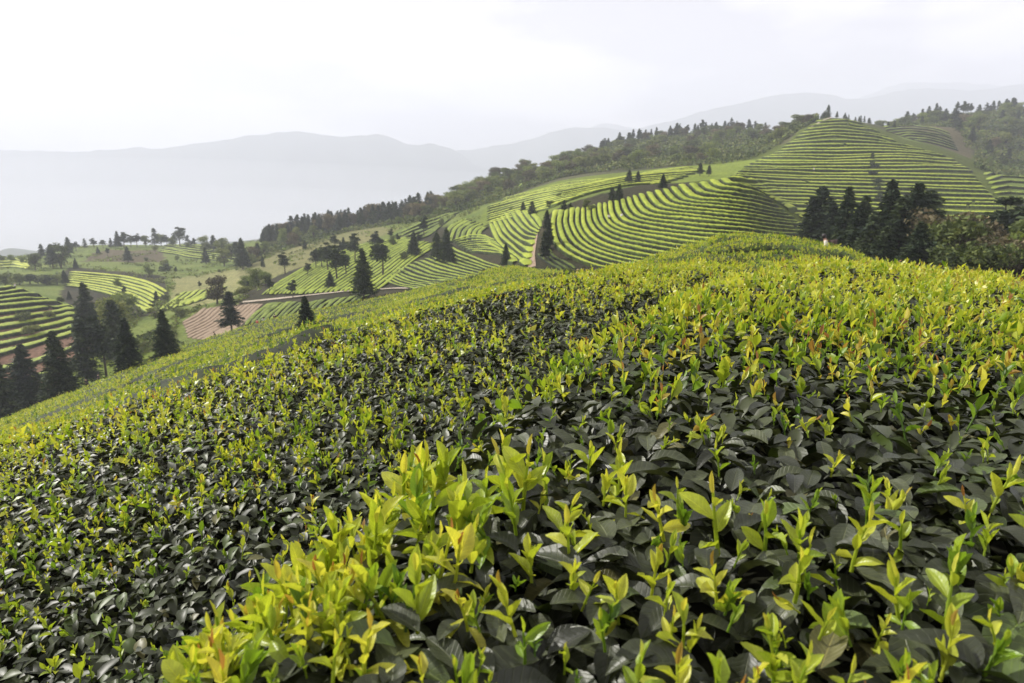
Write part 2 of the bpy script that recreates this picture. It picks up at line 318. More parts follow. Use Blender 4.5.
# ------------------------------------------------------------------ the ground
def in_poly(px, py, poly):
    ins = np.zeros(np.shape(px), bool); n = len(poly); j = n - 1
    for i in range(n):
        xi, yi = poly[i]; xj, yj = poly[j]
        c = ((yi > py) != (yj > py)) & (px < (xj - xi) * (py - yi) / (yj - yi + 1e-9) + xi)
        ins ^= c; j = i
    return ins
def build_ground():
    px, D = np.meshgrid(PG, DG, indexing='ij')
    X, Y, Z = ray(px, YT, D)
    # sheet continues behind the photographer
    Yb = np.array([-80.0, -20, -6, -2, 0, 0.4])
    Xb = np.sign(px[:, :1] - 512) * np.abs(X[:, :1]) * (1 + (0.8 - Yb)[None, :] * 1.3)
    Zb = Z[:, :1] + (-0.9 * np.clip(-Yb, 0, 100) * 0.18)[None, :]
    Zb = Zb - 0.12 * np.abs(Xb) * (Yb < 0)[None, :]
    X = np.hstack([Xb, X]); Yf = np.hstack([np.repeat(Yb[None], NP, 0), Y]); Z = np.hstack([Zb, Z])
    n = X.shape[1]
    idx = np.arange(NP * n).reshape(NP, n)
    F = np.stack([idx[:-1, :-1], idx[1:, :-1], idx[1:, 1:], idx[:-1, 1:]], -1).reshape(-1, 4)
    # what covers the land: soil under tea, weedy grass, scrub, dry grass, bare red earth
    py = np.hstack([np.repeat(YT[:, :1], 6, 1), YT]); pxx = np.hstack([np.repeat(px[:, :1], 6, 1), px]); DD = np.hstack([np.repeat(np.array([[.5]]), NP * 6, 0).reshape(NP, 6), D])
    C = np.zeros((NP, n, 4)); C[..., 3] = 1
    nA = fbm(X / 9, Yf / 9, 11, 4)[..., None]; nB = fbm(X / 30, Yf / 30, 17, 3)[..., None]
    grass = np.array([0.075, 0.12, 0.020]) * (1 - nA) + np.array([0.18, 0.21, 0.05]) * nA
    soil = np.array([0.020, 0.024, 0.010]) * (1 - nA) + np.array([0.050, 0.042, 0.022]) * nA
    scrub = np.array([0.045, 0.06, 0.025]) * (1 - nB) + np.array([0.10, 0.095, 0.045]) * nB
    red = np.array([0.10, 0.058, 0.036]) * (1 - nA) + np.array([0.19, 0.115, 0.075]) * nA
    dry = np.array([0.15, 0.17, 0.055]) * (1 - nA) + np.array([0.28, 0.26, 0.11]) * nA
    tea = np.array([0.13, 0.18, 0.025]) * (1 - nA) + np.array([0.20, 0.25, 0.035]) * nA
    col = grass.copy()
    wob = (fbm(X / 14, Yf / 14, 5, 3) - 0.5) * 12
    def paint(c, poly, d0, d1):
        m = in_poly(pxx + wob, py + wob * 0.25, poly) & (DD > d0) & (DD < d1)
        col[m] = (c if c.shape == col.shape else np.broadcast_to(c, col.shape))[m]
    col[DD < 112] = soil[DD < 112]
    paint(soil, [(528, 282), (528, 232), (555, 205), (640, 185), (745, 175), (840, 240), (840, 300)], 108, 178)   # mound
    paint(tea * 0.45, [(690, 175), (790, 140), (815, 118), (870, 118), (905, 140), (970, 150), (1040, 215), (1100, 330), (700, 330)], 150, 430)
    paint(tea * 0.8, [(480, 228), (540, 214), (600, 207), (700, 184), (720, 160), (560, 176), (480, 208)], 185, 420)
    paint(tea, [(670, 180), (690, 163), (815, 155), (815, 185), (720, 192)], 185, 420)
    paint(soil, [(240, 330), (240, 292), (300, 262), (430, 228), (500, 225), (545, 225), (535, 285), (400, 300)], 125, 330)
    paint(soil, [(-80, 420), (-80, 280), (60, 280), (85, 300), (85, 420)], 140, 215)
    paint(red, [(-80, 430), (-80, 318), (70, 306), (100, 330), (108, 400)], 130, 205)
    paint(tea * 0.8, [(50, 420), (60, 372), (100, 340), (160, 330), (180, 370), (120, 400)], 111, 165)
    paint(soil, [(60, 300), (66, 266), (165, 276), (170, 315), (100, 320)], 200, 345)
    paint(red * 0.35 + scrub * .6, [(80, 262), (100, 250), (160, 250), (165, 262)], 380, 500)
    paint(dry, [(170, 302), (175, 278), (240, 268), (300, 262), (250, 290), (200, 308)], 200, 420)
    paint(dry * 0.75, [(240, 285), (240, 250), (360, 225), (400, 228), (330, 258)], 230, 430)
    paint(scrub, [(230, 250), (250, 225), (430, 215), (480, 205), (560, 182), (690, 168), (790, 142), (815, 110), (600, 130), (400, 180)], 345, 800)
    paint(scrub, [(860, 145), (960, 150), (1050, 185), (1500, 185), (1500, 60), (870, 90)], 420, 900)
    paint(red * 0.25 + scrub * 0.8, [(880, 150), (890, 120), (955, 120), (975, 150), (960, 175)], 392, 530)
    C[..., :3] = col
    C[..., 3] = 1
    # fade region edges a little with jitter already in wob
    V = np.stack([X, Yf, Z], -1).reshape(-1, 3)
    m, N, L, out = mat_new('ground_cover')
    at = N.new('ShaderNodeAttribute'); at.attribute_name = 'cover'
    t = N.new('ShaderNodeTexCoord'); nn = N.new('ShaderNodeTexNoise'); nn.inputs['Scale'].default_value = 0.9; nn.inputs['Detail'].default_value = 6; nn.inputs['Roughness'].default_value = 0.7
    L.new(t.outputs['Object'], nn.inputs['Vector'])
    mr = N.new('ShaderNodeMapRange'); mr.inputs[1].default_value = 0.3; mr.inputs[2].default_value = 0.7; mr.inputs[3].default_value = 0.5; mr.inputs[4].default_value = 1.5
    L.new(nn.outputs['Fac'], mr.inputs[0])
    hs = N.new('ShaderNodeHueSaturation'); L.new(at.outputs['Color'], hs.inputs['Color']); L.new(mr.outputs[0], hs.inputs['Value'])
    p = N.new('ShaderNodeBsdfPrincipled'); p.inputs['Roughness'].default_value = 0.95; p.inputs['Specular IOR Level'].default_value = 0.1
    b = N.new('ShaderNodeBump'); b.inputs['Strength'].default_value = 0.8; b.inputs['Distance'].default_value = 0.5
    L.new(nn.outputs['Fac'], b.inputs['Height']); L.new(b.outputs[0], p.inputs['Normal'])
    L.new(hs.outputs[0], p.inputs['Base Color']); L.new(p.outputs[0], out.inputs['Surface'])
    o = mesh_np('ground', V, F, m, attrs={'cover': C.reshape(-1, 4)}); tag(o, kind='structure', label='tea covered hillside falling away into hazy valley')
build_ground()

# ------------------------------------------------------------------ far mountains (real ridges, kilometres away)
def mountain(name, D0, D1, crest, seed, label, foot):
    """crest: (px, py) skyline of a range whose top stands at D1; slopes come down towards us to D0"""
    P = np.linspace(-480, 1500, 380); T = np.linspace(0, 1.45, 90)
    cx = [c[0] for c in crest]; cy = [c[1] for c in crest]
    yc = pchip(np.array(cx, float), np.array(cy, float), P)
    Xc, _, Zc = ray(P, yc, D1)
    V = np.zeros((len(P), len(T), 3))
    for j, t in enumerate(T):
        D = D0 + (D1 - D0) * t
        X = Xc * (D / D1) ** 0.3
        hh = np.where(t <= 1, 1 - (1 - t) ** 1.25, 1 - (t - 1) * 1.9)
        n = fbm(X / 450, np.full_like(X, D / 700), seed, 5) - 0.5
        spur = np.abs(fbm(X / 650 + 0.2 * math.sin(t * 5), np.full_like(X, D / 2600), seed + 9, 4) - 0.5) * 2
        k = 1 - abs(t - 1) * 0.9
        Z = foot + (Zc - foot) * hh + (n * 110 - spur * 240) * (1 - np.exp(-abs(t - 1) * 4)) * max(k, 0) + (fbm(X / 160, D / 300 + X * 0, seed + 3, 4) - 0.5) * 60 * max(0.25, 1 - abs(t - 1) * 2)
        V[:, j] = np.stack([X, np.full_like(X, D), Z], -1)
    idx = np.arange(V.shape[0] * V.shape[1]).reshape(V.shape[:2])
    F = np.stack([idx[:-1, :-1], idx[1:, :-1], idx[1:, 1:], idx[:-1, 1:]], -1).reshape(-1, 4)
    o = mesh_np(name, V.reshape(-1, 3), F, M_mount); tag(o, label=label, kind='structure'); return o
M_mount = noisemat('mountain_forest', [(0.3, (0.03, 0.045, 0.025)), (0.7, (0.075, 0.085, 0.05))], 0.004, detail=8, rough=1.0, spec=0.0)
mountain('mountain_range', 4500, 5500, [(-700, 170), (-200, 155), (0, 150), (60, 151), (130, 149), (200, 143), (250, 136), (292, 132), (330, 136), (372, 134), (410, 143), (450, 149), (480, 165), (560, 200), (640, 230), (900, 260), (1750, 280)], 21, 'long pale blue mountain range beyond the hazy valley', -560)
mountain('mountain_range', 4700, 6200, [(-700, 260), (300, 240), (420, 175), (455, 152), (520, 142), (552, 132), (578, 126), (606, 128), (622, 131), (660, 124), (715, 108), (755, 99), (795, 92), (830, 95), (855, 99), (890, 93), (930, 87), (970, 90), (1024, 84), (1300, 80), (1750, 120)], 33, 'pale stepped mountain range rising behind the right hand hills', -540)
mountain('mountain_range', 6700, 8000, [(-700, 220), (500, 215), (540, 140), (580, 131), (605, 124), (640, 128), (700, 135), (800, 150), (860, 98), (920, 82), (990, 84), (1060, 95), (1300, 120), (1750, 160)], 45, 'faintest mountain crest behind the stepped range', -300)
mountain('valley_floor', 1500, 2200, [(-700, 262), (0, 252), (120, 250), (260, 238), (380, 222), (440, 205), (520, 185), (600, 178), (700, 182), (1024, 200), (1750, 220)], 57, 'low hazy foothills in the valley below', -380)

# ------------------------------------------------------------------ patches draped on the ground
def patch(name, label, poly, d0, d1, mat, lift, step=1.2, furrow=None):
    """poly in sight lines, draped on the terrain"""
    xs = [p[0] for p in poly]; ys = [p[1] for p in poly]
    gx = np.arange(min(xs), max(xs) + step, step); gy = np.arange(min(ys), max(ys) + step * 0.6, step * 0.6)
    A, B = np.meshgrid(gx, gy, indexing='ij')
    W = hit(A.ravel(), B.ravel(), d0, d1).reshape(A.shape + (3,))
    W[..., 2] = ground(W[..., 0], W[..., 1]) + lift
    if furrow: W[..., 2] += furrow[0] * np.sin((W[..., 0] * furrow[1] + W[..., 1] * furrow[2]))
    ins = in_poly(A, B, poly); idx = np.arange(A.size).reshape(A.shape)
    q = ins[:-1, :-1] & ins[1:, :-1] & ins[1:, 1:] & ins[:-1, 1:]
    F = np.stack([idx[:-1, :-1], idx[1:, :-1], idx[1:, 1:], idx[:-1, 1:]], -1)[q]
    o = mesh_np(name, W.reshape(-1, 3), F[:, ::-1], mat); tag(o, label=label, kind='structure'); return o
M_plough = noisemat('ploughed_soil', [(0.3, (0.11, 0.085, 0.045)), (0.7, (0.20, 0.14, 0.09))], 1.2, rough=0.95)
M_ridge = noisemat('soil_ridge', [(0.3, (0.23, 0.17, 0.105)), (0.7, (0.34, 0.26, 0.18))], 1.5, rough=0.95)
patch('ploughed_field', 'reddish brown ploughed field with furrows behind the slim conifer', [(181, 322), (200, 310), (222, 305), (262, 303), (248, 320), (230, 331), (205, 341), (190, 338)], 140, 260, M_plough, 0.05)
M_path = noisemat('pale_path', [(0.3, (0.30, 0.25, 0.18)), (0.7, (0.48, 0.42, 0.33))], 0.8, rough=0.95)
M_dirt = noisemat('dirt_path', [(0.3, (0.22, 0.155, 0.10)), (0.7, (0.34, 0.26, 0.18))], 0.8, rough=0.95)
def ribbon(name, label, pts, d0, d1, w, mat, lift=0.1):
    pts = np.array(pts, float); s = np.r_[0, np.cumsum(np.hypot(*np.diff(pts, axis=0).T))]
    q = np.arange(0, s[-1], 1.5); P = np.stack([np.interp(q, s, pts[:, 0]), np.interp(q, s, pts[:, 1])], -1)
    W = hit(P[:, 0], P[:, 1], d0, d1); T = np.gradient(W, axis=0); Nn = np.stack([T[:, 1], -T[:, 0]], -1); Nn /= np.linalg.norm(Nn, axis=1)[:, None] + 1e-9
    V = []
    for k in (-0.5, 0, 0.5):
        xy = W[:, :2] + Nn * w * k; V.append(np.c_[xy, ground(xy[:, 0], xy[:, 1]) + lift])
    V = np.stack(V, 1); idx = np.arange(V.shape[0] * 3).reshape(-1, 3)
    F = np.stack([idx[:-1, :-1], idx[:-1, 1:], idx[1:, 1:], idx[1:, :-1]], -1).reshape(-1, 4)
    o = mesh_np(name, V.reshape(-1, 3), F, mat); tag(o, label=label, kind='structure')
ribbon('path', 'pale path running across the foot of the tea slope', [(240, 303), (290, 298), (345, 292), (395, 289), (432, 289)], 130, 240, 1.5, M_path, 0.25)
ribbon('dirt_path', 'bare dirt path climbing between tea rows beside the gully', [(532, 268), (531, 258), (533, 246), (535, 236), (538, 229)], 118, 240, 1.5, M_dirt, 0.2)
ribbon('path', 'pale track along the top of the right hand hill', [(812, 127), (825, 120), (838, 116), (852, 117)], 300, 480, 1.6, M_path, 0.4)

# ------------------------------------------------------------------ tea rows on the hills
ORD = ['first','second','third','fourth','fifth','sixth','seventh','eighth','ninth','tenth','eleventh','twelfth','thirteenth','fourteenth','fifteenth','sixteenth','seventeenth','eighteenth','nineteenth','twentieth','twenty-first','twenty-second','twenty-third','twenty-fourth','twenty-fifth','twenty-sixth','twenty-seventh','twenty-eighth','twenty-ninth','thirtieth','thirty-first','thirty-second','thirty-third','thirty-fourth','thirty-fifth','thirty-sixth','thirty-seventh','thirty-eighth','thirty-ninth','fortieth']
def resample(pts, n):
    pts = np.array(pts, float); s = np.r_[0, np.cumsum(np.hypot(*np.diff(pts, axis=0).T))]; s /= s[-1]
    q = np.linspace(0, 1, n); return np.stack([pchip(s, pts[:, 0], q), pchip(s, pts[:, 1], q)], -1)
def rows(guides, counts, d0, d1, label, group, wf=0.68, hf=0.5, tone=0.55, step=1.6, hmax=0.9, wiggle=0.5, fine=False, wmax=3.0, breaks=0.12, name='tea_row', lift=None, mat=None, wend=None, world=False, level=0.8):
    """clipped hedge rows interpolated between guide lines lying on the hillside"""
    G = [resample(g, 60) for g in guides]; lines = []
    for k, c in enumerate(counts):
        for i in range(c):
            t = i / c; lines.append(G[k] * (1 - t) + G[k + 1] * t)
    lines.append(G[-1])
    Ws = []
    for li, Lp in enumerate(lines):
        if world:
            Lq = resample(Lp + (vnoise(np.linspace(0, 5, 60) + li * 9, np.zeros(60), li)[:, None] - .5) * np.array([0, 1.2]), 40); Ws.append(np.c_[Lq, ground(Lq[:, 0], Lq[:, 1])]); continue
        ph = rng.random() * 50
        Lp = Lp.copy(); q = np.linspace(0, 6, 60)
        Lp[:, 1] += (vnoise(q + ph, q * 0, li) - 0.5) * wiggle * 2
        tlen = np.hypot(*np.diff(Lp, axis=0).T).sum(); n = max(int(tlen / step), 6)
        sh = (rng.random() - .5) * 0.04
        Lq = resample(Lp, n); Ws.append(hit(Lq[:, 0], Lq[:, 1], d0, d1, 0.6 * hmax if lift is None else lift))
    out = []
    for i, W in enumerate(Ws):
        # distance to neighbouring row = spacing
        nb = Ws[i + 1] if i + 1 < len(Ws) else Ws[i - 1]
        mid = W[:, :2]
        dist = np.array([np.min(np.hypot(nb[:, 0] - p[0], nb[:, 1] - p[1])) for p in mid])
        k = np.ones(9) / 9; dist = np.convolve(np.pad(dist, 4, mode='edge'), k, 'valid')
        wv = np.interp(np.linspace(0, 1, len(W)), [0, .35, .6, 1], [wf, wf, wend or wf, wend or wf])
        w = np.clip(dist * wv, 0.45, wmax); h = np.clip(w * hf, 0.4, hmax)
        T = np.gradient(W[:, :2], axis=0); T /= np.linalg.norm(T, axis=1)[:, None] + 1e-9
        k5 = np.ones(5) / 5
        T = np.stack([np.convolve(np.pad(T[:, c], 2, mode='edge'), k5, 'valid') for c in (0, 1)], -1)
        T /= np.linalg.norm(T, axis=1)[:, None] + 1e-9
        if fine:   # densify along the row
            s = np.r_[0, np.cumsum(np.hypot(*np.diff(W[:, :2], axis=0).T))]; q = np.arange(0, s[-1], fine)
            W2 = np.stack([np.interp(q, s, W[:, c]) for c in range(3)], -1); w = np.interp(q, s, w); h = np.interp(q, s, h)
            T = np.stack([np.interp(q, s, T[:, c]) for c in (0, 1)], -1); T /= np.linalg.norm(T, axis=1)[:, None] + 1e-9; W = W2
        Nn = np.stack([T[:, 1], -T[:, 0]], -1)
        m = len(W)
        end = np.minimum(np.arange(m), np.arange(m)[::-1]); taper = np.clip((end + 0.6) / 2.5, 0.1, 1) ** 0.5
        prof = [(-0.5, -0.25), (-0.5, 0.5), (-0.47, 0.78), (-0.38, 0.92), (0.0, 1.0), (0.38, 0.92), (0.47, 0.78), (0.5, 0.5), (0.5, -0.25)]
        if fine: prof = [(-0.5, -0.25), (-0.5, 0.1), (-0.49, 0.35), (-0.46, 0.55), (-0.42, 0.70), (-0.35, 0.85), (-0.2, 0.96), (0, 1.0), (0.2, 0.96), (0.35, 0.85), (0.42, 0.70), (0.46, 0.55), (0.49, 0.35), (0.5, 0.1), (0.5, -0.25)]
        zc = ground(W[:, 0], W[:, 1])
        V = np.zeros((m, len(prof), 3)); tn = np.zeros((m, len(prof)))
        for j, (a, b) in enumerate(prof):
            jit = 1 + (rng.random(m) - 0.5) * 0.14
            xy = W[:, :2] + Nn * (w * a * taper * jit)[:, None]
            zl = ground(xy[:, 0], xy[:, 1])
            if not fine and b > 0: zl = (1 - level) * zl + level * zc                     # clipped tops stay level on the terrace
            z = zl + h * b * taper * (1 + (rng.random(m) - 0.5) * (0.05 if fine else 0.16))
            if fine: z = z + (fbm(xy[:, 0] * 1.1, xy[:, 1] * 1.1, 61, 3) - 0.5) * 0.42 * (b > .3)
            V[:, j] = np.c_[xy, z]
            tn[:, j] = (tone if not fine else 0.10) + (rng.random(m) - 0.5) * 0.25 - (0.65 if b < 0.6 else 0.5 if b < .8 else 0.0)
        idx = np.arange(m * len(prof)).reshape(m, -1)
        F = np.stack([idx[:-1, :-1], idx[:-1, 1:], idx[1:, 1:], idx[1:, :-1]], -1)
        if breaks:
            dq = int(m * rng.random()); 
            if rng.random() < breaks and m > 20 and 3 < dq < m - 4: F = np.delete(F, [dq, dq + 1], axis=0)
        F = F.reshape(-1, 4)
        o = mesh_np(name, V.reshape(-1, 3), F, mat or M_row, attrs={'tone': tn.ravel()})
        if mat: tag(o, kind='structure')
        else: tag(o, f'{ORD[i]} {label}', 'tea row', group)
        out.append((W, w, h))
    return out

rows([[(557,209),(553,222),(556,240),(568,252),(600,264),(650,271)], [(583,205),(583,218),(590,233),(612,246),(660,255),(740,263)],
      [(610,199),(611,210),(618,222),(650,231),(720,239),(824,242)], [(640,192),(645,201),(655,210),(690,215),(750,220),(808,226)],
      [(680,184),(686,191),(694,197),(715,200),(750,202),(784,208)], [(722,178),(726,182),(730,184),(740,185),(750,186),(759,188)]],
     [5, 5, 5, 5, 4], 112, 185, 'tea row from the foot of the central mound, bending round it', 'clipped tea rows wrapping the central mound', wf=0.76, wend=0.5, tone=0.72, hmax=1.2, hf=0.75)
rows([[(538,252),(548,260),(562,268)], [(545,240),(552,252),(575,266)]], [2], 112, 160, 'short tea row in the gully left of the central mound', 'short tea rows in the gully', tone=0.35)
rows([[(487,224),(530,212),(560,204),(610,195),(652,187)], [(488,206),(540,193),(590,184),(640,175),(700,171)]], [8], 185, 360, 'bright tea row from the near edge of the smooth field', 'bright tea rows behind the central mound', tone=0.85, wf=0.8, level=0.3)
rows([[(500,205),(540,193),(590,184),(640,175),(705,170.5)], [(502,199),(560,184.5),(620,176),(690,167)]], [5], 185, 430, 'bright tea row from the front on the far half of the smooth field', 'bright tea rows on the far half of the smooth field', tone=0.8, wf=0.8, level=0.3)
rows([[(490,222),(498,240),(513,252),(528,264)], [(505,212),(515,226),(526,234),(536,236)], [(528,206),(533,214),(538,220),(541,225)]], [4, 4], 130, 330, 'wavy tea row counted from the left, beside the dirt path', 'wavy tea rows beside the dirt path', tone=0.7, wf=0.66)
rows([[(452,240),(476,235),(496,239)], [(470,251),(500,252),(516,262)]], [7], 150, 300, 'close tea row from the top of the smooth patch left of the path', 'close tea rows of the smooth bright patch', tone=0.7, wf=0.85)
rows([[(383,278),(402,285),(432,289)], [(397,268),(425,278),(470,283)], [(425,257),(455,268),(497,276)], [(448,247),(478,258),(514,270)]], [5, 5, 5], 125, 280, 'tea row from the bottom of the shaded fan below the conifer pair', 'fan of tea rows below the conifer pair', tone=0.62, wf=0.6)
rows([[(372,292),(396,274),(415,258),(440,244)], [(345,290),(374,272),(396,256),(420,240)], [(300,293),(335,268),(370,250),(405,236)], [(262,293),(300,270),(335,254),(365,243)]], [5, 9, 9], 150, 400, 'tea row from the right on the slope behind the big dark conifer', 'tea rows climbing the slope behind the big conifer', tone=0.62, wf=0.64)
rows([[(445,240),(450,228),(468,218)], [(478,240),(480,232),(488,226)]], [6], 150, 380, 'curved little tea row from the left above the smooth patch', 'little curved tea rows above the smooth patch', tone=0.55, wf=0.6)
rows([[(405,243),(425,236),(445,222)], [(400,232),(425,222),(465,208)]], [4], 200, 400, 'faded tea row from the bottom under the wooded ridge', 'faded tea rows under the wooded ridge', tone=0.4, wf=0.6)
rows([[(246,323),(258,312),(272,302)], [(300,315),(308,306),(318,299)], [(352,303),(360,298),(370,293)]], [9, 7], 125, 230, 'straight tea row from the left below the pale path', 'straight tea rows below the pale path', tone=0.45, wf=0.58)
rows([[(815,121),(840,120),(862,123)], [(792,140),(830,136),(870,138),(905,145)], [(775,152),(830,152),(890,151),(945,155)], [(745,166),(820,167),(900,166),(968,167)],
      [(728,178),(800,182),(900,184),(985,187)], [(770,195),(830,200),(920,205),(1005,207)], [(800,215),(860,225),(930,236),(1012,240)], [(828,246),(900,262),(960,266),(1018,264)]],
     [5, 4, 5, 5, 5, 6, 6], 150, 425, 'tea row down from the top of the big right hand hill', 'tea rows terracing the big right hand hill', wf=0.64, hf=0.5, level=0.45, tone=0.74, hmax=1.0, wiggle=0.8, breaks=0.25)
rows([[(884,127),(905,125),(935,128),(950,133)], [(892,141),(915,140),(940,144),(958,150)]], [6], 400, 540, 'faded tea row from the back on the small upper right hill', 'faded tea rows on the small hill behind', tone=0.5, wf=0.6, level=.4)
rows([[(985,174),(1005,169),(1040,171)], [(1000,202),(1020,204),(1050,206)]], [6], 200, 330, 'tea row down from the top of the terraces at the right edge', 'tea rows on the far right terraces', tone=0.6, wf=0.6)
rows([[(-25,290),(0,288),(30,284),(55,285),(68,290)], [(-25,307),(0,305),(35,302),(72,300)], [(-25,330),(0,326),(40,320),(77,312)], [(-25,360),(0,352),(40,342),(80,330)], [(-25,392),(0,385),(40,375),(80,360)]], [4, 3, 3, 2], 135, 218, 'tea row down from the top of the left knoll', 'terraced tea rows of the left knoll', tone=0.64, wf=0.52, hf=.6, level=.4)
rows([[(70,272),(110,275),(150,283),(166,291)], [(66,285),(100,291),(130,301),(150,311)]], [7], 200, 345, 'bright tea row from the top of the terraces behind the left knoll', 'bright tea terraces behind the left knoll', tone=0.85, wf=0.68)
rows([[(168,240.5),(205,244.5),(238,251)], [(160,251),(200,258),(240,262)]], [7], 370, 560, 'tea row from the top of the distant plateau among the trees', 'tea rows of the distant plateau', tone=0.65, wf=0.6, step=1.2)
rows([[(160,310),(172,301),(186,291)], [(200,300),(214,293),(226,286)]], [6], 150, 340, 'small tea row from the left above the ploughed field', 'small tea rows above the ploughed field', tone=0.75, wf=0.7)
rows([[(-20,259),(0,258),(15,259),(30,263)], [(-20,268),(0,267),(15,266),(28,268)]], [3], 250, 460, 'bright tea row from the back at the far left edge', 'bright tea rows at the far left edge', tone=0.95, wf=0.75)

rows([[(183,322),(196,316),(205,308)], [(188,338),(215,324),(240,304)], [(212,341),(236,327),(262,304)]], [6, 5], 140, 260, 'soil ridge', '', wf=0.55, hf=0.35, hmax=0.3, mat=M_ridge, name='soil_ridge', lift=0.1, breaks=0)
SPUR = rows([[(-40,438),(0,421),(65,398),(130,371),(190,348),(256,326),(362,303),(430,290),(470,279),(500,271),(535,268)],
      [(-40,452),(0,432),(65,409),(130,383),(190,359),(256,337),(362,312),(430,299),(480,285),(520,277),(552,275)],
      [(-40,485),(0,462),(65,435),(130,405),(190,380),(256,360),(362,334),(430,318),(490,300),(530,290),(562,285)]], [3, 3], 10, 108,
     'packed tea row from the back of the lower slope', 'packed tea rows on the slope below the near hedges', wf=0.80, hf=0.6, tone=0.35, hmax=0.95, fine=0.3, wmax=7, breaks=0, lift=0.75)
FILL = rows([[(-22,5.5),(-14,7.2),(-8,9.3),(-3,11.3),(1.5,12.3)], [(-13,-.5),(-8.5,3.2),(-5,5.4),(-2.2,7.0),(0.2,8.4)]], [2], 0, 0,
     'tea row from the back in the dip left of the near hedges', 'tea rows in the dip left of the near hedges', wf=0.78, hf=0.6, tone=0.38, hmax=0.85, fine=0.12, wmax=2.6, breaks=0, world=True)
DOME = rows([[(-3,39),(3,38),(9,38),(15,36),(21,30)], [(-2,24),(3,24),(9,24),(13,23),(17.5,19)], [(-1,15.5),(3,15.5),(7,15.5),(10,14.5),(13,12)], [(0.5,10.2),(3.5,10.3),(6,10.2),(8.5,9),(10,7)]], [2, 2, 2], 0, 0,
     'rounded tea row from the back of the hump beyond the near hedges', 'rounded tea rows on the hump beyond the near hedges', wf=0.68, hf=0.6, tone=0.38, hmax=1.05, fine=0.12, wmax=4.2, breaks=0, world=True)


# ------------------------------------------------------------------ leaves and shoots of the near hedges
def leaf(L=1.0, W=0.4, nl=6, nw=2, fold=0.25, curl=0.35, tip=0.9, wave=0.0, cup=0.0):
    """one leaf blade lying along +Y, face up +Z; returns V, F, UV"""
    t = np.linspace(0, 1, nl + 1)
    sh = np.sin(np.pi * np.clip(t, 0, 1) ** tip) ** 0.72; sh[0] = 0.05; sh[-1] = 0.02
    us = np.linspace(-1, 1, nw + 1) if nw > 1 else np.array([-1.0, 1.0])
    V = []; U = []
    for i, tt in enumerate(t):
        for u in us:
            x = u * W / 2 * sh[i]
            z = fold * abs(x) * 1.0 - curl * L * tt ** 2 * 0.5 + wave * W * math.sin(tt * 13 + u * 1.5) * abs(u) * sh[i]
            V.append((x, L * tt * (1 - 0.12 * curl * tt), z)); U.append((0.5 + 0.5 * u, tt))
    n = len(us); F = [(i * n + j, i * n + j + 1, (i + 1) * n + j + 1, (i + 1) * n + j) for i in range(nl) for j in range(n - 1)]
    return np.array(V), np.array(F), np.array(U)
def rotx(a): c, s = math.cos(a), math.sin(a); return np.array([[1, 0, 0], [0, c, -s], [0, s, c]])
def rotz(a): c, s = math.cos(a), math.sin(a); return np.array([[c, -s, 0], [s, c, 0], [0, 0, 1]])
def shoot(r, lod, n=None, H=1.0, splay=1.0):
    """young tea shoot standing along +Z, about H tall: stem, opened leaves, folded bud"""
    n = n or r.randint(3, 5); V = []; F = []; U = []; T = []; o = 0
    def add(v, f, u, t):
        nonlocal o
        V.append(v); F.append(f + o); U.append(u); T.append(np.full(len(v), t)); o += len(v)
    nl, nw = {0: (8, 4), 1: (4, 2), 2: (2, 1)}[lod]
    bx, by = (r.random() - .5) * 0.25, (r.random() - .5) * 0.25
    hs = 0.55 + 0.3 * r.random()
    sp = lambda t: np.array([bx * t * t, by * t * t, H * hs * t])
    if lod < 2:
        v, f = tube([sp(k / 4) for k in range(5)], [0.03 * H * (1 - 0.12 * k) for k in range(5)], 5 if lod == 0 else 3)
        add(v, f, np.full((len(v), 2), 0.25), -0.18)
    az = r.random() * 6.28
    for i in range(n):
        t = (i + 0.8) / n; az += 2.4 + (r.random() - .5) * 0.5
        L = H * (0.60 - 0.20 * t) * (0.65 + 0.5 * r.random()); W = L * ((0.32 if lod == 0 else 0.42) + 0.14 * r.random())
        if i == n - 1: L *= 0.85; W *= 0.55
        v, f, u = leaf(L, W, nl, nw, 0.55 + .5 * r.random(), (0.6 if i < n - 1 else 0.1) * (r.random() * 1.6 - 0.45), tip=0.8 + .35 * r.random(), wave=0.08 if lod == 0 else 0)
        tw = (r.random() - .5) * 1.5; v = v @ np.array([[math.cos(tw), 0, math.sin(tw)], [0, 1, 0], [-math.sin(tw), 0, math.cos(tw)]]).T
        lean = math.radians((54 - 38 * t) * (0.35 + 0.95 * r.random()) * splay) if i < n - 1 else math.radians(8)
        # stand the leaf up: rotate about X so +Y goes to +Z, tilt outwards by lean, underside outwards
        v = v @ rotx(math.pi / 2 - lean).T @ rotz(az).T + sp(t)
        add(v, f, u, (r.random() - .5) * 0.22 + (0.10 if i == n - 1 else -0.04) - 0.06 * (1 - t))
    return np.concatenate(V), np.concatenate(F), np.concatenate(U), np.concatenate(T)
def oldleaf_t(r, lod):
    nl, nw = {0: (8, 4), 1: (4, 2), 2: (2, 2)}[lod]
    v, f, u = leaf(1, 0.42 + 0.13 * r.random(), nl, nw, 0.35 + 0.4 * r.random(), 0.15 + 0.75 * r.random(), wave=0.07 * r.random() if lod < 2 else 0)
    return v, f, u, np.zeros(len(v))
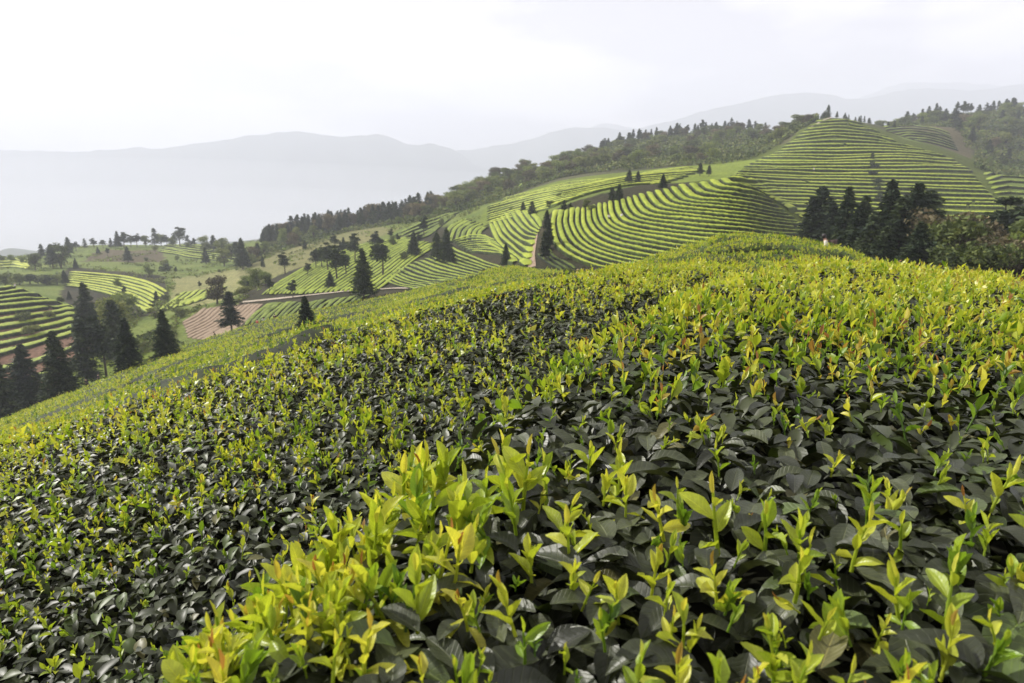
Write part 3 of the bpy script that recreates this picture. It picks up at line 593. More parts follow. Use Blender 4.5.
def frames(Nrm, az, tilt):
    """rotation matrices: local Z to a direction tilted from normal Nrm"""
    n = Nrm / np.linalg.norm(Nrm, axis=1)[:, None]
    ref = np.where(np.abs(n[:, 2:3]) > 0.98, np.array([[1.0, 0, 0]]), np.array([[0, 0, 1.0]]))
    a = np.cross(ref, n); a /= np.linalg.norm(a, axis=1)[:, None]; b = np.cross(n, a)
    ca, sa = np.cos(az)[:, None], np.sin(az)[:, None]
    x = a * ca + b * sa; y = -a * sa + b * ca          # in-plane, leaf points along y
    ct, st = np.cos(tilt)[:, None], np.sin(tilt)[:, None]
    y2 = y * ct + n * st; z2 = -y * st + n * ct
    return np.stack([x, y2, z2], -1)                    # columns
def scatter(templates, P, R, sc, tone, choose):
    V = []; F = []; U = []; T = []; o = 0
    for k, (tv, tf, tu, tt) in enumerate(templates):
        m = choose == k; c = int(m.sum())
        if not c: continue
        w = np.einsum('nij,vj->nvi', R[m], tv) * sc[m][:, None, None] + P[m][:, None, :]
        V.append(w.reshape(-1, 3)); F.append((tf[None] + (np.arange(c) * len(tv))[:, None, None] + o).reshape(-1, tf.shape[1]))
        U.append(np.tile(tu, (c, 1))); T.append((tone[m][:, None] + tt[None]).ravel()); o += c * len(tv)
    return np.concatenate(V), np.concatenate(F), np.concatenate(U), np.clip(np.concatenate(T), 0, 1)
RR = random.Random(5)
SHOOTS = {l: [shoot(RR, l, splay=(1.0, 1.15, 1.3)[l]) for _ in range(14)] for l in (0, 1, 2)}
OLDS = {l: [oldleaf_t(RR, l) for _ in range(10)] for l in (0, 1, 2)}

def P3(px, py, Y): 
    a = ray(float(px), float(py), float(Y)); return (a[0], a[1], a[2])
def fitq(pts):
    A = np.array(pts); M = np.c_[np.ones(len(A)), A[:, 0], A[:, 1], A[:, 0] * A[:, 1], A[:, 0] ** 2, A[:, 1] ** 2]
    return np.linalg.lstsq(np.vstack([M, np.diag([0, .02, .02, .3, .3, .3])]), np.r_[A[:, 2], np.zeros(6)], rcond=None)[0]
def edge_dist(X, Y, poly):
    """distance to the polygon outline, positive inside"""
    d = np.full(X.shape, 1e9); n = len(poly)
    for i in range(n):
        a = np.array(poly[i]); b = np.array(poly[(i + 1) % n]); ab = b - a
        t = np.clip(((X - a[0]) * ab[0] + (Y - a[1]) * ab[1]) / (ab @ ab + 1e-12), 0, 1)
        d = np.minimum(d, np.hypot(X - a[0] - t * ab[0], Y - a[1] - t * ab[1]))
    return np.where(in_poly(X, Y, poly), d, -d)
def make_hedge(name, label, poly, zfun, H, r, dens_shoot, shoot_size, seed, tone_fun, den_old=1.0, lumps=0.03):
    q = np.random.default_rng(seed)
    root = empty(name); tag(root, label, 'tea hedge')
    def top(X, Y):
        d = np.clip(edge_dist(X, Y, poly), 0, r)
        drop = H * (1 - np.sqrt(np.clip(1 - (1 - d / r) ** 2, 0, 1)))
        return zfun(X, Y) - drop + lumps * (fbm(X * 2.2, Y * 2.2, seed, 3) - 0.5) * 2
    def nrm(X, Y, e=0.03):
        zx = (top(X + e, Y) - top(X - e, Y)) / (2 * e); zy = (top(X, Y + e) - top(X, Y - e)) / (2 * e)
        zx = np.clip(zx, -3, 3); zy = np.clip(zy, -3, 3)
        n = np.stack([-zx, -zy, np.ones_like(zx)], -1); return n / np.linalg.norm(n, axis=1)[:, None]
    # inner body of twigs, a sheet with the inside shade put into its dark colour
    xs = [p[0] for p in poly]; ys = [p[1] for p in poly]
    gx = np.arange(min(xs), max(xs), 0.07); gy = np.arange(min(ys), max(ys), 0.07)
    A, B = np.meshgrid(gx, gy, indexing='ij'); ed = edge_dist(A, B, poly); ins = ed > 0.02
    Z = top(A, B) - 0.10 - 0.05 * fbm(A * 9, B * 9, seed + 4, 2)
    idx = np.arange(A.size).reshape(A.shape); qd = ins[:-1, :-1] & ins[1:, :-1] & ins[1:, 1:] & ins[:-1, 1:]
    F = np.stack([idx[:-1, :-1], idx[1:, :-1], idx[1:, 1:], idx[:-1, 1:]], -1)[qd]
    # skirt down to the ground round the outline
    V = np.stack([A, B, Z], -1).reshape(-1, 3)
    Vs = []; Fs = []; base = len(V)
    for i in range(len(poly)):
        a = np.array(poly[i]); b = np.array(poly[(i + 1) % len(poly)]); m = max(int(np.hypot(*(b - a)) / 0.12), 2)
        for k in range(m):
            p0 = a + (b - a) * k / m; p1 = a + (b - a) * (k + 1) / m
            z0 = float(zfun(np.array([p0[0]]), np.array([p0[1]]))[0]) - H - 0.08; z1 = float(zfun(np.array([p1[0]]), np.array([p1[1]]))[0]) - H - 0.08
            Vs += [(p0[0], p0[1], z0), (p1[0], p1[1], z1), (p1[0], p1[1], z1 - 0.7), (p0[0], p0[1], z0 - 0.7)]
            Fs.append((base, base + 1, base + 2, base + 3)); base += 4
    core = mesh_np('twigs_and_shade', np.vstack([V, Vs]), np.vstack([F, Fs]), M_core, root)
    # candidates
    def sample(density, x0, x1, y0, y1):
        n = q.poisson(density * (x1 - x0) * (y1 - y0)); X = q.uniform(x0, x1, n); Y = q.uniform(y0, y1, n)
        m = (edge_dist(X, Y, poly) > 0.01); X, Y = X[m], Y[m]
        # keep only what the frame (with a margin for a sidestep) can hold
        m = (np.abs(X) < 0.86 * Y + 0.75); return X[m], Y[m]
    def lodof(X, Y):
        d = np.hypot(X, Y); return np.where(d < 1.25, 0, np.where(d < 3.2, 1, 2))
    olds = {0: [], 1: [], 2: []}; yngs = {0: [], 1: [], 2: []}
    ystep = 0.5
    y = min(ys)
    while y < max(ys):
        dd = max(y + ystep / 2, 0.35)
        dens = (2300 if dd < 1.6 else 1900 if dd < 3 else 1250 if dd < 5 else 800) * den_old
        X, Y = sample(dens, min(xs), max(xs), y, min(y + ystep, max(ys)))
        if len(X):
            N = nrm(X, Y); depth = q.random(len(X)) ** 1.3 * 0.11
            Pz = top(X, Y); steep = 1 / np.maximum(N[:, 2], 0.25)
            keep = np.ones(len(X), bool)
            rep = np.where(steep > 1.6, 1, 0)
            P = np.stack([X, Y, Pz], -1) - N * depth[:, None]
            az = q.uniform(0, 2 * math.pi, len(X)); tilt = q.normal(-0.12, 0.30, len(X))
            big = 1.0 if dd < 3 else 1.12 if dd < 5 else 1.35
            sc = q.normal(0.056, 0.011, len(X)).clip(0.03, 0.085) * big
            tone = np.clip(q.beta(2, 2.2, len(X)) * 0.85 + 0.05, 0, 1); tone = np.where(q.random(len(X)) < 0.02, 0.97, tone); tone = np.where(q.random(len(X)) < 0.05, 0.9, tone)
            Rm = frames(N, az, tilt); lo = lodof(X, Y); ch = q.integers(0, 10, len(X))
            for l in (0, 1, 2):
                m = lo == l
                if m.any(): olds[l].append((P[m], Rm[m], sc[m], tone[m], ch[m]))
        densS = (420 if dd < 2 else 420 if dd < 4 else 360)
        X, Y = sample(densS, min(xs), max(xs), y, min(y + ystep, max(ys)))
        if len(X):
            pr = dens_shoot(X, Y); m = q.random(len(X)) < pr; X, Y = X[m], Y[m]
        if len(X):
            N = nrm(X, Y); up = N * 0.55 + np.array([0, 0, 1.0]); up /= np.linalg.norm(up, axis=1)[:, None]
            P = np.stack([X, Y, top(X, Y) - 0.012], -1)
            sz = shoot_size(X, Y) * np.clip(q.lognormal(-.03, 0.38, len(X)), .35, 1.75)
            up = up + q.normal(0, 0.30, up.shape); az = q.uniform(0, 6.28, len(X))
            Rm = frames(up, az, np.zeros(len(X))); tone = tone_fun(X, Y, q); lo = lodof(X, Y); ch = q.integers(0, 14, len(X))
            for l in (0, 1, 2):
                m = lo == l
                if m.any(): yngs[l].append((P[m], Rm[m], sz[m], tone[m], ch[m]))
        y += ystep
    for pref, store, temps, mats in (('old_leaves', olds, OLDS, (M_oldn, M_old, M_old)), ('young_shoots', yngs, SHOOTS, (M_youngn, M_young, M_young))):
        near_ = store[0]; far_ = store[1]; vfar = store[2]
        if near_:
            a = [np.concatenate([s[k] for s in near_]) for k in range(5)]
            v, f, u, t = scatter(temps[0], *a); o = mesh_np(pref, v, f, mats[0], root, {'tone': t}, uv=u); tag(o, kind='stuff')
        vs = []; 
        for l in (1, 2):
            if store[l]:
                a = [np.concatenate([s[k] for s in store[l]]) for k in range(5)]; vs.append(scatter(temps[l], *a))
        if vs:
            off = np.cumsum([0] + [len(x[0]) for x in vs[:-1]])
            o = mesh_np(pref, np.concatenate([x[0] for x in vs]), np.concatenate([x[1] + k for x, k in zip(vs, off)]), mats[1], root, {'tone': np.concatenate([x[3] for x in vs])}); tag(o, kind='stuff')
    return root, top

# right-hand hedge, right under the camera
polyA = [(-0.62, -0.4), (-0.58, 0.25), (-0.47, 0.6), (-0.36, 0.95), (-0.26, 1.25), (-0.02, 1.9), (0.42, 2.85), (0.95, 4.0), (1.65, 5.2), (2.4, 6.5), (3.2, 7.3), (4.1, 6.9), (4.2, 5.3), (4.0, 4.0), (3.8, 2.5), (3.8, -0.4)]
def zA(X, Y): 
    return -0.40 - 0.027 * Y - 0.0045 * np.maximum(Y - 3, 0) ** 2 - 0.009 * X * X + 0.015 * np.sin(X * 2.1 + 1)
def pxpy(X, Y, Z):
    dep = Y * CT - Z * ST; dep = np.maximum(dep, 0.05)
    return 512 + FPX * X / dep, 341.5 + FPX * (-Z * CT - Y * ST) / dep
def densA(X, Y):
    d = np.hypot(X, Y); n = fbm(X * 1.3, Y * 1.3, 71, 3)
    base = np.interp(d, [0.4, 0.9, 1.5, 2.2, 3.0, 5, 8], [0.5, 0.5, 0.62, 0.85, 1.0, 1.0, 1.0])
    return np.clip(base * (0.35 + 1.35 * n), 0, 1)
def sizeA(X, Y):
    d = np.hypot(X, Y); return np.interp(d, [0.5, 1.2, 2.5, 5, 8], [0.040, 0.044, 0.058, 0.064, 0.075])
def toneA(X, Y, q):
    d = np.hypot(X, Y); n = fbm(X * 0.9 + 5, Y * 0.9, 73, 2)
    b = np.interp(d, [0.5, 1.5, 3, 6], [0.50, 0.50, 0.66, 0.76])
    t = b + q.normal(0, 0.17, len(X)) + (n - 0.5) * 0.25
    red = (q.random(len(X)) < 0.30 * np.exp(-((Y - 1.75) / 0.55) ** 2) * (X > 0.2)) | (q.random(len(X)) < 0.025)
    return np.where(red, q.uniform(0.9, 1.0, len(X)), np.clip(t, 0.05, 0.84))
hedgeA, topA = make_hedge('tea_hedge', 'nearest tea hedge filling the right foreground with large dark leaves and bright shoots', polyA, zA, 0.55, 0.30, densA, sizeA, 101, toneA)

# left-hand hedge, lower down the slope
ptsB = [P3(0, 683, 1.5), P3(150, 600, 1.75), P3(300, 480, 2.4), P3(300, 400, 3.4), P3(400, 330, 4.9), P3(560, 283, 6.4), P3(0, 440, 3.9), P3(230, 358, 5.0), P3(640, 268, 8), P3(0, 560, 2.25), P3(420, 420, 2.9), P3(560, 330, 4.2)]
cB = fitq(ptsB)
def zB(X, Y): return cB[0] + cB[1] * X + cB[2] * Y + cB[3] * X * Y + cB[4] * X ** 2 + cB[5] * Y ** 2
polyB = [(-4.7, 3.6), (-3.9, 2.2), (-2.9, 0.4), (-1.2, -0.2), (-0.55, 0.5), (-0.44, 1.2), (-0.2, 1.9), (0.25, 2.9), (0.8, 4.1), (1.5, 5.3), (2.3, 6.7), (3.0, 7.8), (2.5, 8.7), (1.3, 8.2), (0.25, 7.0), (-0.95, 5.95), (-1.75, 5.05), (-2.4, 4.5), (-3.4, 4.05)]
def densB(X, Y):
    px, py = pxpy(X, Y, zB(X, Y)); d = np.hypot(X, Y); n = fbm(X * 1.1 + 3, Y * 1.1, 81, 3)
    base = np.interp(d, [1.2, 2.0, 3.0, 4.2, 6], [0.5, 0.68, 0.9, 1.0, 1.0])
    dark = np.exp(-((px - 520) / 120) ** 2 - ((py - 315) / 32) ** 2) * 0.55      # fewer shoots over this part of the hedge
    return np.clip(base * (0.25 + 1.5 * n) - dark, 0.08, 1)
def sizeB(X, Y):
    d = np.hypot(X, Y); return np.interp(d, [1.2, 2.5, 4, 8], [0.040, 0.047, 0.062, 0.07])
def toneB(X, Y, q):
    d = np.hypot(X, Y); b = np.interp(d, [1, 2.5, 5], [0.48, 0.56, 0.72])
    t = b + q.normal(0, 0.17, len(X)); return np.where(q.random(len(X)) < 0.03, 0.92, np.clip(t, 0.05, 0.84))
hedgeB, topB = make_hedge('tea_hedge', 'broad lower tea hedge on the left with small dark leaves, sloping down to the left', polyB, zB, 0.55, 0.35, densB, sizeB, 202, toneB)

# tall shoots standing above the near hedge
def tall():
    r = random.Random(9); T = [shoot(r, 0, n=r.randint(4, 7), H=1.0, splay=r.uniform(1.1, 2.2)) for _ in range(12)]
    P = []; R = []; sc = []; tn = []; ch = []
    q = np.random.default_rng(99)
    def put(px, py, Y, s, tone):
        X, Yy, Z = P3(px, py, Y); P.append((X, Yy, Z)); sc.append(s); tn.append(tone); ch.append(q.integers(0, 12))
    cl = [(215,560,.62),(255,600,.6),(290,560,.63),(330,580,.62),(355,600,.6),(300,620,.57),(390,530,.66),(430,470,.78),(455,520,.70),(430,560,.64),(400,600,.6),(470,600,.6),(520,560,.65),(560,560,.66),(500,500,.74),(540,480,.78),(470,470,.8),(395,470,.8),(375,500,.74),(350,540,.68),(590,590,.62),(240,650,.55),(340,660,.54),(620,500,.76),(655,500,.78),(670,570,.66),
          (700,610,.6),(745,600,.6),(770,640,.56),(720,660,.54),(800,620,.58),(830,560,.66),(790,570,.65),(860,620,.58),(890,660,.54),(830,680,.52),(760,683,.52),(700,690,.51),(900,610,.6),(960,600,.62),(985,540,.7),(1010,600,.62),(640,683,.52),(560,690,.51),(660,640,.56),(950,680,.53),(430,640,.56),(510,650,.55),(180,600,.6),(990,500,.76),(900,500,.76),(760,520,.72)]
    cl += [(185,625,0),(205,600,0),(230,575,0),(215,650,0),(250,630,0),(320,600,0),(300,660,0),(350,640,0),(380,590,0),(240,600,0),(432,455,0),(448,470,0),(420,480,0),(470,492,0),(285,545,0),(300,535,0),(270,560,0),(190,600,0),(385,500,0),(365,520,0),(410,500,0),(520,500,0)]
    for (px, py, Y) in cl:
        ang = TH + math.atan((py + 32 - 341.5) / FPX); Y = min(max(0.43 / math.tan(ang), 0.42), 1.3)
        k = 3 if px < 370 else 2
        for _ in range(k):
            Yj = Y * (1 + q.normal(0, .05)); x = px + q.normal(0, 24); y = py + q.normal(0, 14)
            X, _, _ = P3(x, y, Yj); z = float(topA(np.array([X]), np.array([Yj]))[0])
            P.append((X, Yj, z - 0.015)); s = (q.uniform(45, 88) if (py > 420 and px < 620) else q.uniform(40, 85)) * Y / FPX * 1.08
            sc.append(s); tn.append(q.choice([0.58, 0.70, 0.84, 0.42, 0.9], p=[.28, .33, .25, .12, .02])); ch.append(q.integers(0, 12))
    P = np.array(P); n = len(P); up = np.array([[0, 0, 1.0]]) + q.normal(0, 0.16, (n, 3))
    v, f, u, t = scatter(T, P, frames(up, q.uniform(0, 6.28, n), np.zeros(n)), np.array(sc), np.array(tn), np.array(ch))
    o = mesh_np('tall_shoots', v, f, M_youngn, hedgeA, {'tone': t}, uv=u); tag(o, kind='stuff')
tall()

# ------------------------------------------------------------------ leafy skin of the hedge rows just beyond
def row_leaves(kind, rowdata, dens, d_in, sz, tone_m, seed):
    q = np.random.default_rng(seed)
    obs = [o for o in COL.objects if o.name.startswith('tea_row') and o.get('group') == kind]
    for o, (W, w, h) in zip(obs, rowdata):
        s = np.r_[0, np.cumsum(np.hypot(*np.diff(W[:, :2], axis=0).T))]
        T = np.gradient(W[:, :2], axis=0); T /= np.linalg.norm(T, axis=1)[:, None] + 1e-9
        n = int(s[-1] * w.mean() * dens); q0 = q.uniform(0, s[-1], n)
        x = np.interp(q0, s, W[:, 0]); y = np.interp(q0, s, W[:, 1]); ww = np.interp(q0, s, w); hh = np.interp(q0, s, h)
        tx = np.interp(q0, s, T[:, 0]); ty = np.interp(q0, s, T[:, 1]); a = q.uniform(-0.53, 0.53, n)
        X = x + ty * ww * a; Y = y - tx * ww * a
        m = (Y > 2.5) & (Y < d_in) & (np.abs(a) < .385) & (np.abs(X) < 0.86 * Y + 4); X, Y, a, hh = X[m], Y[m], a[m], hh[m]; tx, ty = tx[m], ty[m]
        # thin out with distance
        sca = np.clip(sz * Y, .055, .30); k = q.random(len(X)) < (.055 / sca) ** 2 * 1.6; X, Y, a, hh, tx, ty = X[k], Y[k], a[k], hh[k], tx[k], ty[k]
        if not len(X): continue
        cl = fbm(X * 1.7, Y * 1.7, 63, 3); k = q.random(len(X)) < np.clip((cl - .33) * 5, .35, 1); X, Y, a, hh, tx, ty, cl = X[k], Y[k], a[k], hh[k], tx[k], ty[k], cl[k]
        b = np.interp(np.abs(a), [0, .2, .35, .42, .46, .5], [1, .96, .85, .70, .55, .2]) 
        z = ground(X, Y) + hh * b + 0.04 + (fbm(X * 1.1, Y * 1.1, 61, 3) - 0.5) * 0.42
        side = np.clip((np.abs(a) - .3) / .2, 0, 1) * np.sign(a)
        up = np.stack([ty * side, -tx * side, np.ones(len(X))], -1) + q.normal(0, .25, (len(X), 3))
        sc = np.clip(sz * Y, .055, .30) * q.lognormal(0, .25, len(X))
        tone = np.clip(tone_m + (cl - .5) * .7 + q.normal(0, .13, len(X)) - 0.55 * (q.random(len(X)) < .30), 0.02, .84)
        v, f, u, t = scatter(SHOOTS[2], np.stack([X, Y, z], -1), frames(up, q.uniform(0, 6.28, len(X)), np.zeros(len(X))), sc, tone, q.integers(0, 14, len(X)))
        c = mesh_np('young_shoots', v, f, M_young, o, {'tone': t}); tag(c, kind='stuff')
row_leaves('rounded tea rows on the hump beyond the near hedges', DOME, 420, 60, 0.0055, 0.72, 5)
row_leaves('tea rows in the dip left of the near hedges', FILL, 380, 60, 0.0065, 0.66, 8)
row_leaves('packed tea rows on the slope below the near hedges', SPUR, 240, 112, 0.0050, 0.70, 6)

# ------------------------------------------------------------------ trees
def quads(C, A, B, bend=0.0):
    """one quad per row: centre C, half axes A, B"""
    V = np.stack([C - A - B, C + A - B * 0.6, C + A * 1.15 + B * 0.6, C - A + B], 1); n = len(C)
    return V.reshape(-1, 3), np.arange(n * 4).reshape(n, 4)
def unit(v): return v / (np.linalg.norm(v, axis=-1, keepdims=True) + 1e-9)
def conifer_crown(r, H, R, zb, nb, per, size, droop, irr=0.15, power=0.85, blunt=0.0):
    C = []; A = []; B = []
    zs = np.sort(r.uniform(zb, 0.985, nb)) ** (0.92)
    for z in zs:
        t = (z - zb) / (1 - zb); rad = R * ((1 - t) ** power + 0.02 + blunt * math.sqrt(max(0, 1 - t)) ) * (0.55 + 0.45 * min(1, t * 7 + 0.35)) * r.normal(1, irr)
        az = r.uniform(0, 6.283); d = np.array([math.cos(az), math.sin(az), 0]); sd_ = np.array([-d[1], d[0], 0])
        m = max(3, int(per * (0.35 + rad / R))); u = r.uniform(0.08, 1.0, m) ** 0.75
        up = 0.22 * (1 - t) * 0 + droop
        p = np.array([0, 0, z * H]) + d * (u * rad)[:, None] + np.array([0, 0, 1.0]) * (-(u ** 1.5) * rad * up + 0.06 * rad * u)[:, None]
        p += sd_ * (r.normal(0, 0.16, m) * rad * u)[:, None] + r.normal(0, 0.012 * H, (m, 3))
        C.append(p); dirs = unit(d + sd_ * r.normal(0, .7, m)[:, None] + np.array([0, 0, 1.0]) * r.normal(-up * .8, .35, m)[:, None])
        w = unit(np.cross(dirs, r.normal(0, 1, (m, 3)))); sc = size * H * r.uniform(0.6, 1.3, m)[:, None]
        A.append(dirs * sc); B.append(w * sc * 0.42)
    # leading shoot
    return np.concatenate(C), np.concatenate(A), np.concatenate(B)
def make_tree(kind, seed):
    r = np.random.default_rng(seed); root = empty({'dense': 'conifer_tree', 'slim': 'conifer_tree', 'tuft': 'pine_tree', 'far': 'conifer_tree'}.get(kind, 'shrub' if 'shrub' in kind else 'broadleaf_tree'))
    H = 10.0; mat = {'dense': M_conif, 'slim': M_conif, 'tuft': M_conif, 'far': M_conif, 'broad': M_decid, 'fresh': M_fresh, 'brown': M_brown, 'shrub': M_decid, 'paleshrub': M_fresh, 'darkshrub': M_conif}[kind]
    limbs = []
    if kind in ('dense', 'slim', 'tuft', 'far'):
        lean = r.normal(0, .012, 2)
        path = [(lean[0] * z * H, lean[1] * z * H, z * H) for z in (-0.04, 0, .05, .3, .6, .95)]
        parts = [tube(path, [.024 * H, .022 * H, .017 * H, .013 * H, .008 * H, .002 * H], 7)]
        if kind == 'dense': C, A, B = conifer_crown(r, H, .235 * H, .10, 330, 17, .021, .28, irr=.2, blunt=0.12)
        elif kind == 'slim': C, A, B = conifer_crown(r, H, .17 * H, .16, 240, 14, .022, .2, irr=.28, power=.6)
        elif kind == 'far': C, A, B = conifer_crown(r, H, .21 * H, .10, 120, 9, .034, .25, irr=.25, power=.8)
        else:
            C = []; A = []; B = []
            for k in range(r.integers(5, 8)):
                zc = .46 + .48 * k / 6 + r.normal(0, .03); rad = .17 * (1.15 - zc) * 1.7 * r.uniform(.7, 1.2); off = r.normal(0, .04, 2)
                m = 230; dirs = unit(r.normal(0, 1, (m, 3))); rr_ = r.random(m)[:, None] ** .45
                c = np.array([off[0], off[1], zc]) + dirs * rr_ * np.array([rad, rad, rad * .62]); C.append(c * H)
                s = .022 * H * r.uniform(.6, 1.3, m)[:, None]; a = unit(dirs + r.normal(0, .6, (m, 3))); A.append(a * s); B.append(unit(np.cross(a, r.normal(0, 1, (m, 3)))) * s * .6)
            C, A, B = np.concatenate(C), np.concatenate(A), np.concatenate(B)
            for k in range(9):
                z = r.uniform(.3, .85); az = r.uniform(0, 6.28); l = .12 * H * (1.1 - z)
                parts.append(tube([(0, 0, z * H), (math.cos(az) * l, math.sin(az) * l, z * H + l * .25)], [.006 * H, .002 * H], 4))
        if kind in ('dense', 'slim'):
            for k in range(26):
                z = r.uniform(.08, .8); az = r.uniform(0, 6.28); l = (.2 if kind == 'dense' else .13) * H * (1 - z)
                parts.append(tube([(0, 0, z * H), (math.cos(az) * l, math.sin(az) * l, z * H - l * .12)], [.006 * H, .002 * H], 4))
    else:
        sh = 'shrub' in kind; H = 3.0 if sh else 10.0
        nl = 7 if sh else int(r.integers(12, 17)); C = []; A = []; B = []; parts = []
        zc0 = .10 if sh else .20
        tp = [(0, 0, -.03 * H), (r.normal(0, .02) * H, r.normal(0, .02) * H, .2 * H), (r.normal(0, .04) * H, r.normal(0, .04) * H, .5 * H)]
        parts.append(tube(tp, [.03 * H, .022 * H, .012 * H], 7))
        for k in range(nl):
            az = r.uniform(0, 6.28); z = zc0 + r.uniform(.04, .66 if not sh else .6); ro = (.36 if sh else .27) * (1 - abs(z - .5) * .8) * math.sqrt(r.random())
            cc = np.array([math.cos(az) * ro, math.sin(az) * ro, z]); rad = r.uniform(.13, .2) * (1.35 if sh else 1)
            m = 210; dirs = unit(r.normal(0, 1, (m, 3))); rr_ = r.random(m)[:, None] ** .33
            c = (cc + dirs * rr_ * np.array([rad, rad, rad * .78])) * H; c = c + r.normal(0, .012 * H, c.shape); c[:, 2] = np.maximum(c[:, 2], .02 * H); C.append(c)
            s = (.019 if not sh else .028) * H * r.uniform(.5, 1.4, m)[:, None]; a = unit(r.normal(0, 1, (m, 3)) + dirs * .4); A.append(a * s); B.append(unit(np.cross(a, r.normal(0, 1, (m, 3)))) * s * .7)
            parts.append(tube([np.array(tp[1]) * (1 if k % 2 else 1.6), cc * H * .6 + np.array(tp[1]) * .3, cc * H], [.013 * H, .008 * H, .003 * H], 5))
        C, A, B = np.concatenate(C), np.concatenate(A), np.concatenate(B)
    v, f = cat(parts); mesh_np('trunk', v, f, M_bark, root)
    v, f = quads(C, A, B); clump = fbm(C[:, 0] / (H * .09) + C[:, 2] * .3 / H * 10, C[:, 1] / (H * .09) + C[:, 2] / (H * .12), seed, 2)
    tn = np.clip(.15 + .7 * clump + r.normal(0, .16, len(C)), 0, 1)
    mesh_np('crown', v, f, mat, root, {'tone': np.repeat(tn, 4)}, smooth=False)
    root['h'] = H; return root
PROTO = {}; USED = set(); NV = {'dense': 4, 'slim': 4, 'tuft': 5, 'far': 6, 'broad': 5, 'fresh': 4, 'brown': 4, 'shrub': 3, 'paleshrub': 2, 'darkshrub': 2}
def plant(kind, X, Y, h, label, group=None, w=1.0, cat_='tree', sink=0.0):
    v = random.randrange(NV[kind]); key = (kind, v)
    if key not in PROTO: PROTO[key] = make_tree(kind, 1000 + hash(kind) % 1 + sum(map(ord, kind)) + v * 17)
    p = PROTO[key]
    if key in USED:
        r = p.copy(); COL.objects.link(r)
        for ch in p.children:
            c = ch.copy(); COL.objects.link(c); c.parent = r
    else: r = p; USED.add(key)
    s = h / p['h']; r.scale = (s * w, s * w, s)
    r.rotation_euler = (0, 0, random.uniform(0, 6.28))
    r.location = (X, Y, float(ground(np.array([X]), np.array([Y]))[0]) - sink)
    for k in ('group',):
        if k in r: del r[k]
    tag(r, label, cat_, group); return r
def plant_px(kind, px, base, top, d0, d1, label, group=None, w=1.0, D=None, cat_='tree'):
    """stand a tree where its foot is seen (or at distance D when the foot is hidden), as tall as it looks"""
    if D is None: X, Y, Z = hit([px], [base], d0, d1)[0]
    else:
        yy = float(ysamp(np.array([px]), np.array([D]))[0]); X, Y, Z = ray(float(px), yy, float(D))
    zt = P3(px, top, Y)[2]; g = float(ground(np.array([X]), np.array([Y]))[0])
    return plant(kind, X, Y, max(zt - g, 1.0), label, group, w, cat_)

T = plant_px
# lone and clustered conifers on the middle slopes
T('dense', 364, 299, 249, 120, 200, 'large dense dark conifer standing at the foot of the tea slope', w=.98)
T('dense', 307, 338, 296, 70, 112, 'compact dark conifer rising just behind the left hedge, alone', w=1.05)
T('dense', 167, 362, 310, 85, 125, 'tall rounded dark conifer left of the ploughed field', w=.95)
T('dense', 130, 376, 318, 85, 125, 'dark conifer just left of the rounded one, on the edge of the slope', w=.95)
T('dense', 62, 401, 331, 80, 118, 'broad dark conifer with visible trunk above the bright slope at left', w=1.0)
T('dense', 30, 412, 345, 80, 118, 'big dark conifer at the lower left, second from the left edge', w=1.2)
T('dense', 2, 414, 350, 90, 118, 'dark conifer cut by the left edge of the picture', w=1.1, D=105)
T('slim', 88, 371, 318, 110, 150, 'slender open conifer with bare lower trunk, between the dark clusters', D=126, w=1.1)
T('tuft', 107, 364, 312, 110, 150, 'thin bare stemmed pine beside the slender conifer', D=128, w=1.1)
T('slim', 232, 333, 291, 120, 200, 'slim dark conifer standing on the near edge of the ploughed field', w=1.35)
T('brown', 217, 304, 274, 150, 260, 'reddish brown open crowned tree behind the ploughed field', w=1.2)
T('dense', 90, 318, 283, 140, 200, 'dark conifer at the right end of the left knoll, nearest its bright corner', D=168)
T('broad', 118, 338, 296, 140, 200, 'grey green broadleaf tree in the thicket right of the left knoll', D=158, w=1.0)
T('slim', 119, 350, 300, 130, 200, 'slender dark conifer in front of the grey broadleaf tree', D=140, w=1.1)
T('fresh', 124, 312, 292, 150, 260, 'pale green bushy tree above the thicket', D=200, w=1.6)
for k, (x, b, t, kd, w) in enumerate([(437,262,232,'slim',1.3),(447,264,228,'dense',1.0)]):
    T(kd, x, b, t, 170, 300, ['left tree of the dark conifer pair above the fan of rows', 'taller right tree of the dark conifer pair above the fan of rows'][k], w=w)
T('dense', 414, 257, 231, 160, 320, 'squat dark conifer just left of the conifer pair', w=1.1)
T('tuft', 424, 238, 216, 200, 380, 'small round topped pine above the squat conifer', w=1.4)
T('dense', 506, 267, 243, 112, 200, 'dark conifer at the left side of the bare patch near the dirt path', w=.9)
T('slim', 523, 213, 202, 185, 340, 'left of two tiny conifers on the bright field edge', w=1.6)
T('slim', 532, 217, 201, 185, 340, 'right of two tiny conifers on the bright field edge', w=1.6)
T('slim', 545, 262, 230, 112, 180, 'narrow dark conifer at the bottom of the gully', w=1.0)
T('slim', 549, 250, 220, 112, 190, 'narrow dark conifer halfway up the gully', w=1.0)
T('slim', 547, 232, 210, 115, 220, 'narrow dark conifer near the head of the gully', w=1.1)
TU = 'small pines with bare stems on the tea slope'
